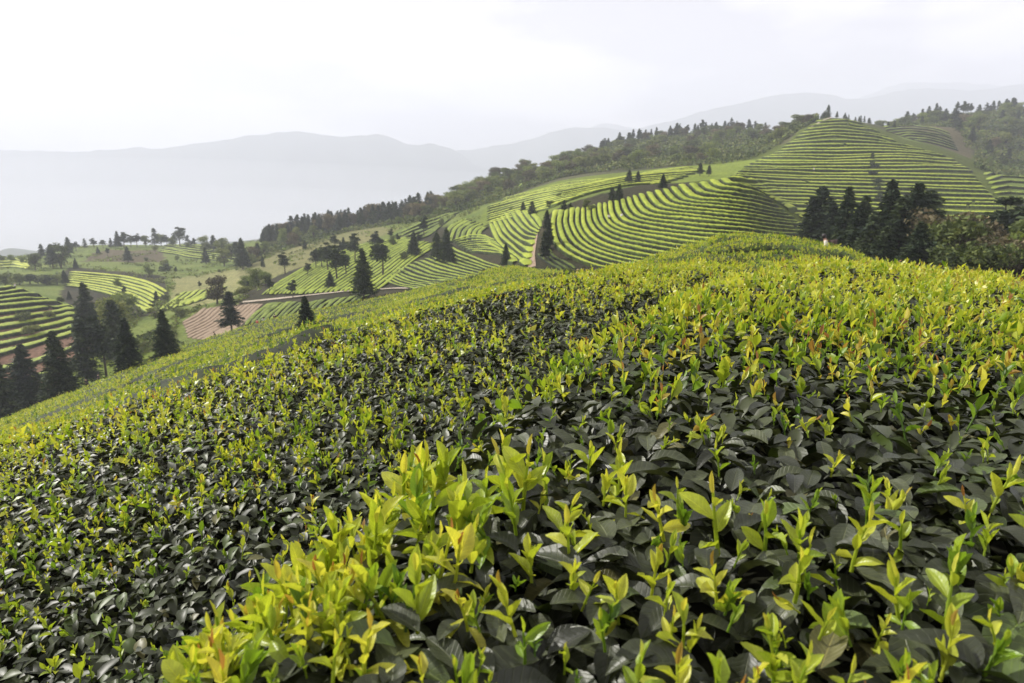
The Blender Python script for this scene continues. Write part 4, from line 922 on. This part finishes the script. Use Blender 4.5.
for k, (x, b, t, lab) in enumerate([(316,268,248,'leftmost round topped pine in the row of pines on the tea slope'),(322,268,247,'second pine in the row, close against the leftmost'),(328,272,242,'tallest pine left of the crossing rows'),(337,280,245,'bare stemmed pine with a small tuft, lowest foot of the group'),
      (341,256,241,'small pine just above the bare stemmed group'),(335,250,233,'reddish pine top above the group'),(355,262,233,'dense topped pine right of the group'),(375,253,230,'double headed dark pine above the big conifer'),(383,276,236,'tall bare stemmed pine right of the big conifer'),
      (391,240,229,'tiny pine below the wooded ridge'),(285,274,252,'bare stemmed pine left on the pale slope'),(270,293,277,'little dark pine left of the pale path'),(293,299,280,'little dark pine above the start of the pale path'),(346,276,249,'thin pine standing left of the big conifer'),(398,243,233,'second tiny pine below the wooded ridge'),(419,246,232,'pine between squat conifer and round topped pine')]):
    T('tuft', x, b, t, 140, 420, lab, TU, w=1.5)
for k, (x, b, t, kd, w, lab) in enumerate([(564,213,200,'slim',1.6,'small conifer at the left end of the mound top'),(570,212,202,'tuft',1.6,'round little pine next to the small conifer on the mound top'),(587,209,199,'broad',1.4,'small rounded tree on the mound top'),(612,202,187,'slim',1.6,'left tree of the pair above the steep mound rows'),
      (619,202,184,'dense',1.2,'right and taller tree of the pair above the steep mound rows'),(629,184,170,'slim',1.7,'dark tree at the edge of the bright field, left'),(638,184,171,'slim',1.4,'dark tree at the edge of the bright field, right'),(663,189,174,'dense',1.3,'lone dark conifer on the crest of the central mound'),
      (700,176,163,'slim',1.6,'dark tree where the far field meets the wood'),(709,176,165,'slim',1.5,'smaller dark tree beside it where the far field meets the wood'),(590,212,203,'shrub',1.2,'shrub among the tops of the steep rows'),(552,207,199,'shrub',1.6,'shrub at the head of the gully')]):
    T(kd, x, b, t, 140, 420, lab, w=w)
for (x, b, t, kd, lab, D) in [(571,285,266,'shrub','dark shrub at the foot of the mound behind the hedge',112),(586,286,268,'paleshrub','pale leafy shrub at the foot of the mound',108),(600,284,270,'shrub','dark shrub right of the pale one at the foot of the mound',110),(558,286,268,'darkshrub','dark bush below the gully',114),(616,280,267,'shrub','last shrub to the right at the foot of the mound',112)]:
    T(kd, x, b, t, 100, 130, lab, w=1.3, D=D, cat_='shrub')
# dark screen of trees behind the right-hand hedge
for (x, t, D, kd, w, lab) in [
    (808,196,112,'slim',1.2,'small conifer left of the dark tree screen, behind the mound end'),(816,186,112,'slim',1.3,'taller conifer left of the dark tree screen'),(827,202,108,'slim',1.2,'thin conifer between the small pair and the screen'),
    (840,187,86,'dense',.85,'leftmost tall conifer of the dark screen'),(852,205,82,'dense',1.1,'shorter dark conifer second in the screen'),(866,214,76,'dense',1.1,'low dark conifer in front of the screen, near its left end'),
    (881,180,84,'dense',.9,'tall conifer left of the two highest in the screen'),(893,196,76,'dense',1.2,'dark conifer in front of the highest pair'),(905,183,80,'dense',1.0,'highest dark conifer of the screen'),
    (917,190,84,'slim',1.5,'slender conifer right of the highest one'),(926,206,74,'brown',1.0,'brown budding tree right of the highest conifers'),(940,212,70,'broad',1.2,'dark broadleaf tree in the middle of the screen'),
    (955,210,78,'brown',1.1,'second brown budding tree of the screen'),(972,218,68,'broad',1.2,'rounded broadleaf tree right of the middle'),(968,206,84,'brown',1.0,'reddish brown tree top behind the rounded broadleaf'),
    (996,196,90,'tuft',1.9,'open flat topped pine rising above the right of the screen'),(988,226,66,'broad',1.2,'grey green tree near the right end of the screen'),(1003,232,62,'brown',1.1,'brown green tree close to the right edge'),
    (1020,222,64,'fresh',1.2,'pale leaved tree at the right edge'),(1040,215,66,'broad',1.2,'broadleaf tree just past the right edge'),(1010,218,78,'broad',1.1,'tree filling the back of the screen at right'),(912,222,64,'dense',1.2,'low dark conifer in front of the highest one'),(880,226,68,'dense',1.2,'lowest dark conifer at the front left of the screen'),(950,235,60,'broad',1.3,'bushy broadleaf tree low in the screen'),(858,196,92,'dense',1.0,'dark conifer filling the left back of the screen'),(930,228,66,'darkshrub',1.2,'dark bush low in the middle of the screen'),(975,240,58,'broad',1.3,'low bushy tree at the front right of the screen')]:
    T(kd, x, 0, t, 0, 0, lab, w=w, D=D, cat_='tree')
for k, (x, y) in enumerate([(872,158),(873,166),(874,174),(876,182),(878,190),(880,198)]):
    T('darkshrub' if k else 'slim', x, y + 3, y - 7, 150, 420, ORD[k] + ' dark bush down the vertical line dividing the big right hill', 'dark bushes down the right hill', w=1.3, cat_='shrub')
T('dense', 1001, 164, 153, 300, 480, 'single dark round conifer above the right edge terraces', w=1.4)
# ridge trees at the left
RG = 'hazy trees along the left ridge'
for (x, b, t, kd, w) in [(35,270,252,'broad',1.3),(42,258,244,'slim',1.4),(53,268,244,'slim',1.4),(61,268,242,'broad',1.0),(69,256,237,'slim',1.2),(76,251,241,'tuft',2),(85,248,238,'far',1.4),(94,248,238,'tuft',2),(103,248,239,'tuft',2),(111,248,238,'far',1.4),(118,248,231,'dense',1.0),(124,248,232,'tuft',2),
      (128,262,246,'dense',1.1),(131,247,234,'tuft',1.9),(137,247,233,'tuft',1.8),(146,247,235,'broad',1.1),(155,246,228,'far',1.4),(161,246,232,'broad',1.0),(167,247,234,'tuft',1.9),(173,247,233,'broad',1.1),(180,247,225,'tuft',1.6),(188,247,235,'far',1.4),(194,248,238,'tuft',1.8),(204,253,235,'broad',1.0),(206,264,248,'dense',1.1),(214,252,235,'slim',1.4),(221,256,233,'broad',1.0),(224,266,247,'broad',1.2),(231,260,243,'broad',1.1),(243,269,238,'dense',1.0),(249,266,250,'shrub',1.2),(238,262,242,'tuft',1.8),(12,262,254,'fresh',1.4),(2,262,253,'broad',1.4),(22,264,256,'fresh',1.4)]:
    T(kd, x, b, t, 230, 600, f'{ {"broad":"rounded tree","slim":"slim conifer","tuft":"open topped pine","far":"pointed conifer","dense":"dense dark conifer","shrub":"low bush","fresh":"pale green tree"}[kd]} on the hazy left ridge', RG, w=w)
for (x, b, t, kd, w) in [(5,287,272,'broad',1.6),(20,285,273,'broad',1.5),(30,284,270,'darkshrub',1.6),(38,284,274,'shrub',1.6),(47,284,273,'darkshrub',1.6),(57,285,274,'broad',1.4),(65,284,270,'dense',1.2),(12,284,274,'shrub',1.5)]:
    T(kd, x, b, t, 215, 330, 'dark bushy tree in the hedge line along the back of the left knoll', 'dark bushes behind the left knoll', w=w)
for (x, b, t, kd, w, lab) in [(255,288,267,'fresh',1.6,'bright spring green round tree left of the pale slope'),(266,287,271,'fresh',1.3,'smaller bright green tree beside the spring green one'),(246,290,274,'fresh',1.3,'bright green bush at the left of the spring green tree'),(243,296,284,'shrub',1.6,'dark bush under the spring green trees'),(50,320,309,'shrub',1.3,'bush on the terraces of the left knoll'),(22,322,310,'shrub',1.4,'darker bush on the left part of the knoll'),(32,336,322,'shrub',1.4,'bush low on the left knoll'),
      (165,302,293,'shrub',1.3,'bush at the end of the bright terraces'),(155,318,306,'shrub',1.6,'bush right of the thicket'),(176,318,306,'shrub',1.6,'bush at the corner of the ploughed field'),(240,305,297,'shrub',1.6,'bush at the far corner of the ploughed field'),(165,270,262,'darkshrub',1.4,'dark bush under the distant plateau')]:
    T(kd, x, b, t, 140, 340, lab, w=w, cat_='shrub' if 'shrub' in kd else 'tree')
random.seed(21)
def wood(px0, px1, dfun, n, kinds, hmin, hmax, label, group, spacing=5.5, wmul=1.0):
    pts = []; tries = 0
    while len(pts) < n and tries < n * 60:
        tries += 1; px = random.uniform(px0, px1); d0, d1 = dfun(px); D = random.uniform(d0, d1)
        yy = float(ysamp(np.array([px]), np.array([D]))[0]); X, Y, Z = ray(px, yy, D)
        if any((X - a) ** 2 + (Y - b) ** 2 < spacing ** 2 for a, b in pts): continue
        pts.append((X, Y)); kd = random.choice(kinds)
        nm = {'broad': 'olive green rounded tree', 'brown': 'brown budding tree', 'fresh': 'fresh green tree', 'far': 'pointed dark conifer', 'dense': 'dense dark conifer', 'slim': 'slender conifer', 'tuft': 'open topped pine', 'shrub': 'low bush'}[kd]
        plant(kd, X, Y, random.uniform(hmin, hmax) * (0.5 if kd == 'shrub' else 1), f'{nm} {label}', group, w=wmul * random.uniform(.95, 1.35) * (1.15 if kd in ('far', 'tuft') else 1))
ip = lambda xs, ys: (lambda p: float(np.interp(p, xs, ys)))
def band(xs, a, b): 
    fa, fb = ip(xs, a), ip(xs, b); return lambda p: (fa(p), fb(p))
wood(262, 432, band([262, 300, 340, 432], [405, 420, 395, 400], [450, 470, 455, 450]), 95, ['far', 'far', 'dense', 'slim', 'far', 'brown'], 8, 13, 'in the blue grey band left on the middle ridge', 'dark trees of the left part of the ridge wood', 4.2)
wood(250, 330, band([250, 330], [330, 380], [400, 420]), 14, ['broad', 'brown', 'fresh', 'slim'], 5, 9, 'at the left foot of the ridge wood', 'trees at the left foot of the ridge wood')
wood(405, 600, band([405, 440, 500, 600], [362, 365, 372, 395], [440, 450, 480, 500]), 84, ['broad', 'broad', 'brown', 'brown', 'fresh', 'broad'], 6.5, 10, 'in the mixed wood on the middle ridge', 'mixed wood of the middle ridge', 6.0, wmul=1.35)
wood(560, 815, band([560, 620, 700, 760, 815], [400, 380, 345, 365, 405], [600, 630, 650, 640, 470]), 112, ['broad', 'broad', 'brown', 'broad', 'brown', 'fresh', 'shrub'], 6, 9.5, 'in the wood above the bright field', 'mixed wood above the bright field', 7.5, wmul=1.4)
wood(600, 830, band([600, 700, 790, 830], [600, 615, 620, 440], [640, 655, 660, 460]), 60, ['far', 'slim', 'dense', 'far', 'tuft'], 8, 13, 'along the skyline above the bright field', 'skyline conifers of the wood', 4.5)
wood(820, 900, band([820, 900], [428, 440], [445, 470]), 18, ['far', 'slim', 'far'], 3, 4.5, 'on top of the big right hand hill', 'conifers on top of the right hill', 3.5)
wood(872, 1060, band([872, 950, 962, 1060], [530, 545, 440, 440], [590, 650, 680, 690]), 74, ['broad', 'far', 'fresh', 'broad', 'brown', 'slim'], 7, 12, 'on the hazy hill at upper right', 'trees of the upper right hill', 6.5, wmul=1.35)
wood(880, 1060, band([880, 1060], [610, 640], [650, 680]), 30, ['far', 'slim', 'tuft'], 9, 14, 'on the hazy skyline at upper right', 'skyline trees of the upper right hill', 5)
wood(985, 1060, band([985, 1060], [350, 355], [430, 450]), 10, ['broad', 'fresh', 'brown', 'shrub'], 4, 8, 'below the hazy hill at the right edge', 'trees below the hazy hill at right', 6)

wood(60, 480, band([60, 180, 300, 480], [215, 210, 170, 160], [480, 500, 380, 330]), 46, ['shrub', 'slim', 'broad', 'fresh', 'tuft', 'dense'], 3.0, 6.0, 'scattered small on the slopes of the left valley', 'small trees scattered over the left valley', 9)
def undergrowth():
    q = np.random.default_rng(31); P = []
    for (a, b, fun, n, hh) in [(262, 432, band([262, 300, 340, 432], [398, 412, 388, 392], [455, 475, 460, 460]), 9000, 3.0), (405, 600, band([405, 440, 500, 600], [350, 352, 358, 385], [450, 460, 490, 520]), 15000, 4.5),
                       (560, 818, band([560, 620, 700, 760, 818], [385, 362, 335, 355, 400], [640, 650, 665, 655, 480]), 30000, 4.5), (868, 1100, band([868, 955, 965, 1100], [520, 530, 440, 440], [620, 680, 700, 700]), 24000, 4.0), (975, 1080, band([975, 1080], [335, 345], [440, 480]), 5000, 3.0), (235, 330, band([235, 330], [330, 372], [400, 420]), 3000, 1.5)]:
        px = q.uniform(a, b, n); lo = np.array([fun(x)[0] for x in px]); hi = np.array([fun(x)[1] for x in px]); D = q.uniform(lo, hi)
        X, Y, Z = ray(px, ysamp(px, D), D); lump = fbm(X / 7, Y / 7, 91, 3)
        Z = ground(X, Y) + hh * lump * q.uniform(.3, 1.25, n); P.append(np.c_[X, Y, Z, lump])
    P = np.concatenate(P); n = len(P); a = unit(q.normal(0, 1, (n, 3)) * np.array([1, 1, .5])); s_ = q.uniform(.4, .95, n)[:, None]
    v, f = quads(P[:, :3], a * s_, unit(np.cross(a, q.normal(0, 1, (n, 3)))) * s_ * .7)
    tn = np.clip(.1 + .6 * fbm(P[:, 0] / 13, P[:, 1] / 13, 95, 3) + q.normal(0, .15, n), 0, 1)
    o = mesh_np('woodland_undergrowth', v, f, M_under, None, {'tone': np.repeat(tn, 4)}, smooth=False)
    tag(o, 'dense mottled undergrowth filling the woods on the ridge', 'undergrowth', kind='stuff')
M_under = leafmat('undergrowth_leaves', [(0.0, (0.022, 0.036, 0.012)), (0.35, (0.09, 0.13, 0.032)), (0.6, (0.18, 0.185, 0.065)), (0.8, (0.20, 0.29, 0.055)), (1.0, (0.30, 0.38, 0.07))], rough=0.8, spec=0.15, trans=0.15)
undergrowth()
def slope_scrub():
    q = np.random.default_rng(41); n = 120000
    px = q.uniform(-60, 480, n); D = np.exp(q.uniform(math.log(135), math.log(520), n)); y = ysamp(px, D); X, Y, Z = ray(px, y, D)
    m = fbm(X / 11, Y / 11, 43, 4) > .60
    for poly in [[(175, 345), (180, 318), (225, 300), (380, 288), (380, 330)], [(-60, 420), (-60, 284), (60, 284), (88, 300), (80, 420)], [(64, 270), (110, 271), (168, 285), (150, 312), (64, 292)], [(245, 300), (300, 262), (430, 225), (480, 225), (480, 300)], [(160, 237), (242, 248), (242, 265), (158, 256)], [(172, 300), (176, 282), (235, 270), (290, 262), (245, 290), (200, 305)]]:
        m &= ~in_poly(px, y, poly)
    X, Y = X[m], Y[m]; n = len(X); c = fbm(X / 4, Y / 4, 47, 2); Z = ground(X, Y) + q.uniform(0, 1, n) * c * 1.9
    a = unit(q.normal(0, 1, (n, 3))); s_ = q.uniform(.2, .5, n)[:, None]; v, f = quads(np.stack([X, Y, Z], -1), a * s_, unit(np.cross(a, q.normal(0, 1, (n, 3)))) * s_ * .7)
    o = mesh_np('hillside_scrub', v, f, M_under, None, {'tone': np.repeat(np.clip(.1 + .9 * fbm(X / 9, Y / 9, 49, 3) + q.normal(0, .15, n), 0, 1), 4)}, smooth=False)
    tag(o, 'low green and brown scrub scattered over the slopes between the fields', 'scrub', kind='stuff')
slope_scrub()

# ------------------------------------------------------------------ tea pickers
def plainmat(name, c, rough=0.8):
    m, N, L, out = mat_new(name); p = N.new('ShaderNodeBsdfPrincipled'); p.inputs['Roughness'].default_value = rough
    n = N.new('ShaderNodeTexNoise'); n.inputs['Scale'].default_value = 30; hs = N.new('ShaderNodeHueSaturation'); hs.inputs['Color'].default_value = (*c, 1)
    mr = N.new('ShaderNodeMapRange'); mr.inputs[3].default_value = 0.75; mr.inputs[4].default_value = 1.2; L.new(n.outputs['Fac'], mr.inputs[0]); L.new(mr.outputs[0], hs.inputs['Value'])
    L.new(hs.outputs[0], p.inputs['Base Color']); L.new(p.outputs[0], out.inputs['Surface']); return m
M_skin = plainmat('skin', (0.42, 0.25, 0.17), 0.6); M_hair = plainmat('hair', (0.015, 0.012, 0.01), 0.5); M_straw = plainmat('straw', (0.45, 0.34, 0.18)); M_basket = plainmat('basket', (0.07, 0.045, 0.04))
M_trou = plainmat('dark_cloth', (0.03, 0.033, 0.045))
def skin_mesh(name, verts, edges, radii, mat, parent, sub=1):
    me = bpy.data.meshes.new(name); me.from_pydata(verts, edges, []); o = bpy.data.objects.new(name, me); COL.objects.link(o)
    m = o.modifiers.new('skin', 'SKIN'); 
    if not me.skin_vertices: me.attributes.new  # created by modifier below
    bpy.context.view_layer.objects.active = o
    for i, sv in enumerate(me.skin_vertices[0].data if me.skin_vertices else []):
        sv.radius = (radii[i][0], radii[i][1]) if isinstance(radii[i], tuple) else (radii[i], radii[i]); sv.use_root = (i == 0)
    ss = o.modifiers.new('sub', 'SUBSURF'); ss.levels = sub; ss.render_levels = sub
    dg = bpy.context.evaluated_depsgraph_get(); me2 = bpy.data.meshes.new_from_object(o.evaluated_get(dg)); me2.name = name
    o.modifiers.clear(); o.data = me2; me2.materials.clear(); me2.materials.append(mat)
    for p in me2.polygons: p.use_smooth = True
    o.parent = parent; return o
def make_person(shirtc, hat, lean=0.35):
    root = empty('person'); L = math.sin(lean); 
    def f(x, y, z): # lean the upper body forward (+Y)
        if z > 0.95: y = y + (z - 0.95) * L
        return (x, y, z)
    V = [f(0,0,.95), f(0,0,1.15), f(0,0,1.35), f(0,.0,1.46), f(0,.03,1.53), f(0,.03,1.62)]; R = [(.14,.10), (.13,.09), (.15,.10), .055, (.075,.085), (.075,.09)]
    E = [(0,1),(1,2),(2,3),(3,4),(4,5)]
    def chain(start, pts, rr):
        i0 = start
        for p, r in zip(pts, rr): V.append(p); R.append(r); E.append((i0, len(V) - 1)); i0 = len(V) - 1
        return i0
    for s in (-1, 1):
        chain(0, [(s*.1,0,.86), (s*.11,.03,.48), (s*.11,-.01,.09), (s*.12,.13,.03)], [.085,.058,.042,.035])
        w = chain(2, [f(s*.19,0,1.36), f(s*.25,.06,1.1), f(s*.2,.26,1.0), f(s*.19,.32,.98)], [.055,.042,.03,.028])
        for k in range(4): 
            a = (k - 1.5) * .018; l = (.07, .08, .075, .06)[k]; wx, wy, wz = V[w]
            chain(w, [(wx + a, wy + .05, wz - .01), (wx + a * 1.2, wy + .05 + l * .6, wz - .03), (wx + a * 1.2, wy + .05 + l * .8, wz - .06)], [.010, .009, .008])
        wx, wy, wz = V[w]; chain(w, [(wx - s * .04, wy + .02, wz - .01), (wx - s * .05, wy + .05, wz - .035)], [.011, .009])
    def nose_head(o): return o
    skin_mesh('body', V, E, R, M_skin, root)
    sm = plainmat('shirt', shirtc)
    Vs = [f(0,0,.90), f(0,0,1.15), f(0,0,1.36)]; Es = [(0,1),(1,2)]; Rs = [(.165,.125), (.155,.115), (.172,.12)]
    for s in (-1, 1):
        i = len(Vs); Vs += [f(s*.2,0,1.37), f(s*.255,.06,1.1), f(s*.215,.22,1.015)]; Rs += [.072, .058, .045]; Es += [(2,i),(i,i+1),(i+1,i+2)]
    skin_mesh('shirt', Vs, Es, Rs, sm, root)
    Vt = [(0,0,.93)]; Et = []; Rt = [(.155,.12)]
    for s in (-1, 1):
        i = len(Vt); Vt += [(s*.1,0,.84), (s*.11,.03,.48), (s*.11,-.01,.13)]; Rt += [.1,.075,.06]; Et += [(0,i),(i,i+1),(i+1,i+2)]
    skin_mesh('trousers', Vt, Et, Rt, M_trou, root)
    hx, hy, hz = f(0, .02, 1.60)
    if hat:
        prof = [(.0,.15),(.05,.13),(.12,.07),(.2,.02),(.23,0.0),(.22,-.01),(.1,.02)]; 
    else: prof = [(0,.115),(.06,.10),(.095,.05),(.105,-.02),(.09,-.10),(.05,-.11)]
    n = 14; VV = []; FF = []
    for a, (r_, z) in enumerate(prof):
        for k in range(n): VV.append((hx + r_ * math.cos(6.283 * k / n), hy + (0 if hat else -.02) + r_ * math.sin(6.283 * k / n), hz + z + (.02 if hat else 0)))
    for a in range(len(prof) - 1):
        for k in range(n): FF.append((a*n+k, (a+1)*n+k, (a+1)*n+(k+1)%n, a*n+(k+1)%n))
    mesh_np('straw_hat' if hat else 'hair', np.array(VV), np.array(FF), M_straw if hat else M_hair, root)
    return root
def picker(px, py, d0, d1, shirtc, label, hat=False, rot=0.0, D=None, basket=False):
    if D is None: X, Y, Z = hit([px], [py], d0, d1)[0]
    else: X, Y, Z = ray(float(px), float(ysamp(np.array([px]), np.array([D]))[0]), float(D))
    r = make_person(shirtc, hat); r.location = (X, Y, float(ground(np.array([X]), np.array([Y]))[0])); r.rotation_euler = (0, 0, rot)
    tag(r, label, 'person', 'tea pickers')
    if basket:
        n = 16; VV = []; FF = []; prof = [(0,0),(.13,0),(.15,.2),(.19,.42),(.18,.42),(.14,.2),(.12,.03),(0,.03)]
        for a, (q_, z) in enumerate(prof):
            for k in range(n): VV.append((q_ * math.cos(6.283*k/n), q_ * math.sin(6.283*k/n), z))
        for a in range(len(prof) - 1):
            for k in range(n): FF.append((a*n+k, a*n+(k+1)%n, (a+1)*n+(k+1)%n, (a+1)*n+k))
        b = mesh_np('basket', np.array(VV), np.array(FF), M_basket); off = Matrix.Rotation(rot, 3, 'Z') @ Vector((0, -.24, 1.0)); b.location = Vector(r.location) + off; b.rotation_euler = (-.1, 0, rot)
        tag(b, 'brown woven basket carried on the back of the nearest picker', 'basket')
picker(826, 0, 0, 0, (.75,.74,.62), 'nearest tea picker in a pale shirt with dark hair, standing among the rounded rows', rot=1.2, D=33, basket=True)
picker(257, 324, 60, 112, (.55,.07,.06), 'tea picker in a red top at the edge of the slope', rot=-.6)
picker(264, 321, 60, 112, (.55,.68,.50), 'tea picker in a pale green top right of the red one', rot=.5)
picker(275, 318, 60, 112, (.04,.03,.03), 'tea picker in dark clothes right of the pale green one', rot=.2)
picker(216, 341, 60, 112, (.04,.03,.03), 'tea picker in dark clothes below the ploughed field', rot=2.2)
picker(87, 388, 60, 112, (.03,.035,.04), 'left of two dark dressed pickers under the left conifers', rot=.9)
picker(98, 384, 60, 112, (.03,.035,.04), 'right of two dark dressed pickers under the left conifers', rot=-.9)
picker(609, 222, 112, 180, (.8,.8,.78), 'white shirted picker on the mound, left of two', rot=.3)
picker(621, 221, 112, 180, (.8,.8,.78), 'white shirted picker on the mound, right of two', rot=-1)
picker(578, 276, 0, 0, (.85,.85,.85), 'white dressed picker at the foot of the mound', hat=True, D=100)
picker(15, 289, 140, 215, (.85,.85,.85), 'white dressed picker on the top row of the left knoll', hat=True)
picker(814, 172, 180, 400, (.85,.85,.85), 'white dressed picker high on the big right hand hill', hat=True)

# ------------------------------------------------------------------ the hazy air
def build_haze():
    lo = np.array([1e9] * 3); hi = -lo
    for o in list(COL.objects):
        if o.type != 'MESH': continue
        n = len(o.data.vertices); a = np.empty(n * 3, np.float32); o.data.vertices.foreach_get('co', a); a = a.reshape(-1, 3)
        if o.parent is None or o.name.startswith(('old', 'young')) : pass
        if o.parent is not None and abs(o.parent.location.length) > 0: continue
        l = o.location; lo = np.minimum(lo, a.min(0) + np.array(l)); hi = np.maximum(hi, a.max(0) + np.array(l))
    lo -= 30; hi += 30; lo[2] += 28; lo[1] -= 50
    V = np.array([(x, y, z) for x in (lo[0], hi[0]) for y in (lo[1], hi[1]) for z in (lo[2], hi[2])])
    F = np.array([(0, 1, 3, 2), (4, 6, 7, 5), (0, 4, 5, 1), (2, 3, 7, 6), (0, 2, 6, 4), (1, 5, 7, 3)])
    m, N, L, out = mat_new('haze_air'); p = N.new('ShaderNodeVolumePrincipled')
    p.inputs['Color'].default_value = (0.76, 0.80, 0.88, 1); p.inputs['Density'].default_value = HAZE; p.inputs['Anisotropy'].default_value = 0.12
    L.new(p.outputs[0], out.inputs['Volume'])
    o = mesh_np('haze', V, F, m, smooth=False); tag(o, kind='stuff', label='pale even haze filling the valley air')
build_haze()
def valley_mist():
    """two soft-edged lens-shaped banks of mist lying in the deep valley"""
    m, N, L, out = mat_new('mist_air'); p = N.new('ShaderNodeVolumePrincipled')
    p.inputs['Color'].default_value = (0.86, 0.885, 0.93, 1); p.inputs['Density'].default_value = 0.00022; p.inputs['Anisotropy'].default_value = 0.12
    L.new(p.outputs[0], out.inputs['Volume'])
    for cx, cy, cz, a, b, c in [(-2000, 3150, -270, 3500, 1150, 300), (-2200, 3250, -300, 3900, 1150, 450), (-1800, 3100, -270, 3100, 1050, 190)]:
        nu, nv = 40, 20; V = []; F = []
        for i in range(nv + 1):
            for k in range(nu):
                th = math.pi * i / nv; ph = 2 * math.pi * k / nu
                V.append((cx + a * math.sin(th) * math.cos(ph), cy + b * math.sin(th) * math.sin(ph), cz + c * math.cos(th)))
        for i in range(nv):
            for k in range(nu): F.append((i*nu+k, (i+1)*nu+k, (i+1)*nu+(k+1)%nu, i*nu+(k+1)%nu))
        tag(mesh_np('valley_mist', np.array(V), np.array(F), m), kind='stuff', label='bright mist lying low in the far valley')
valley_mist()
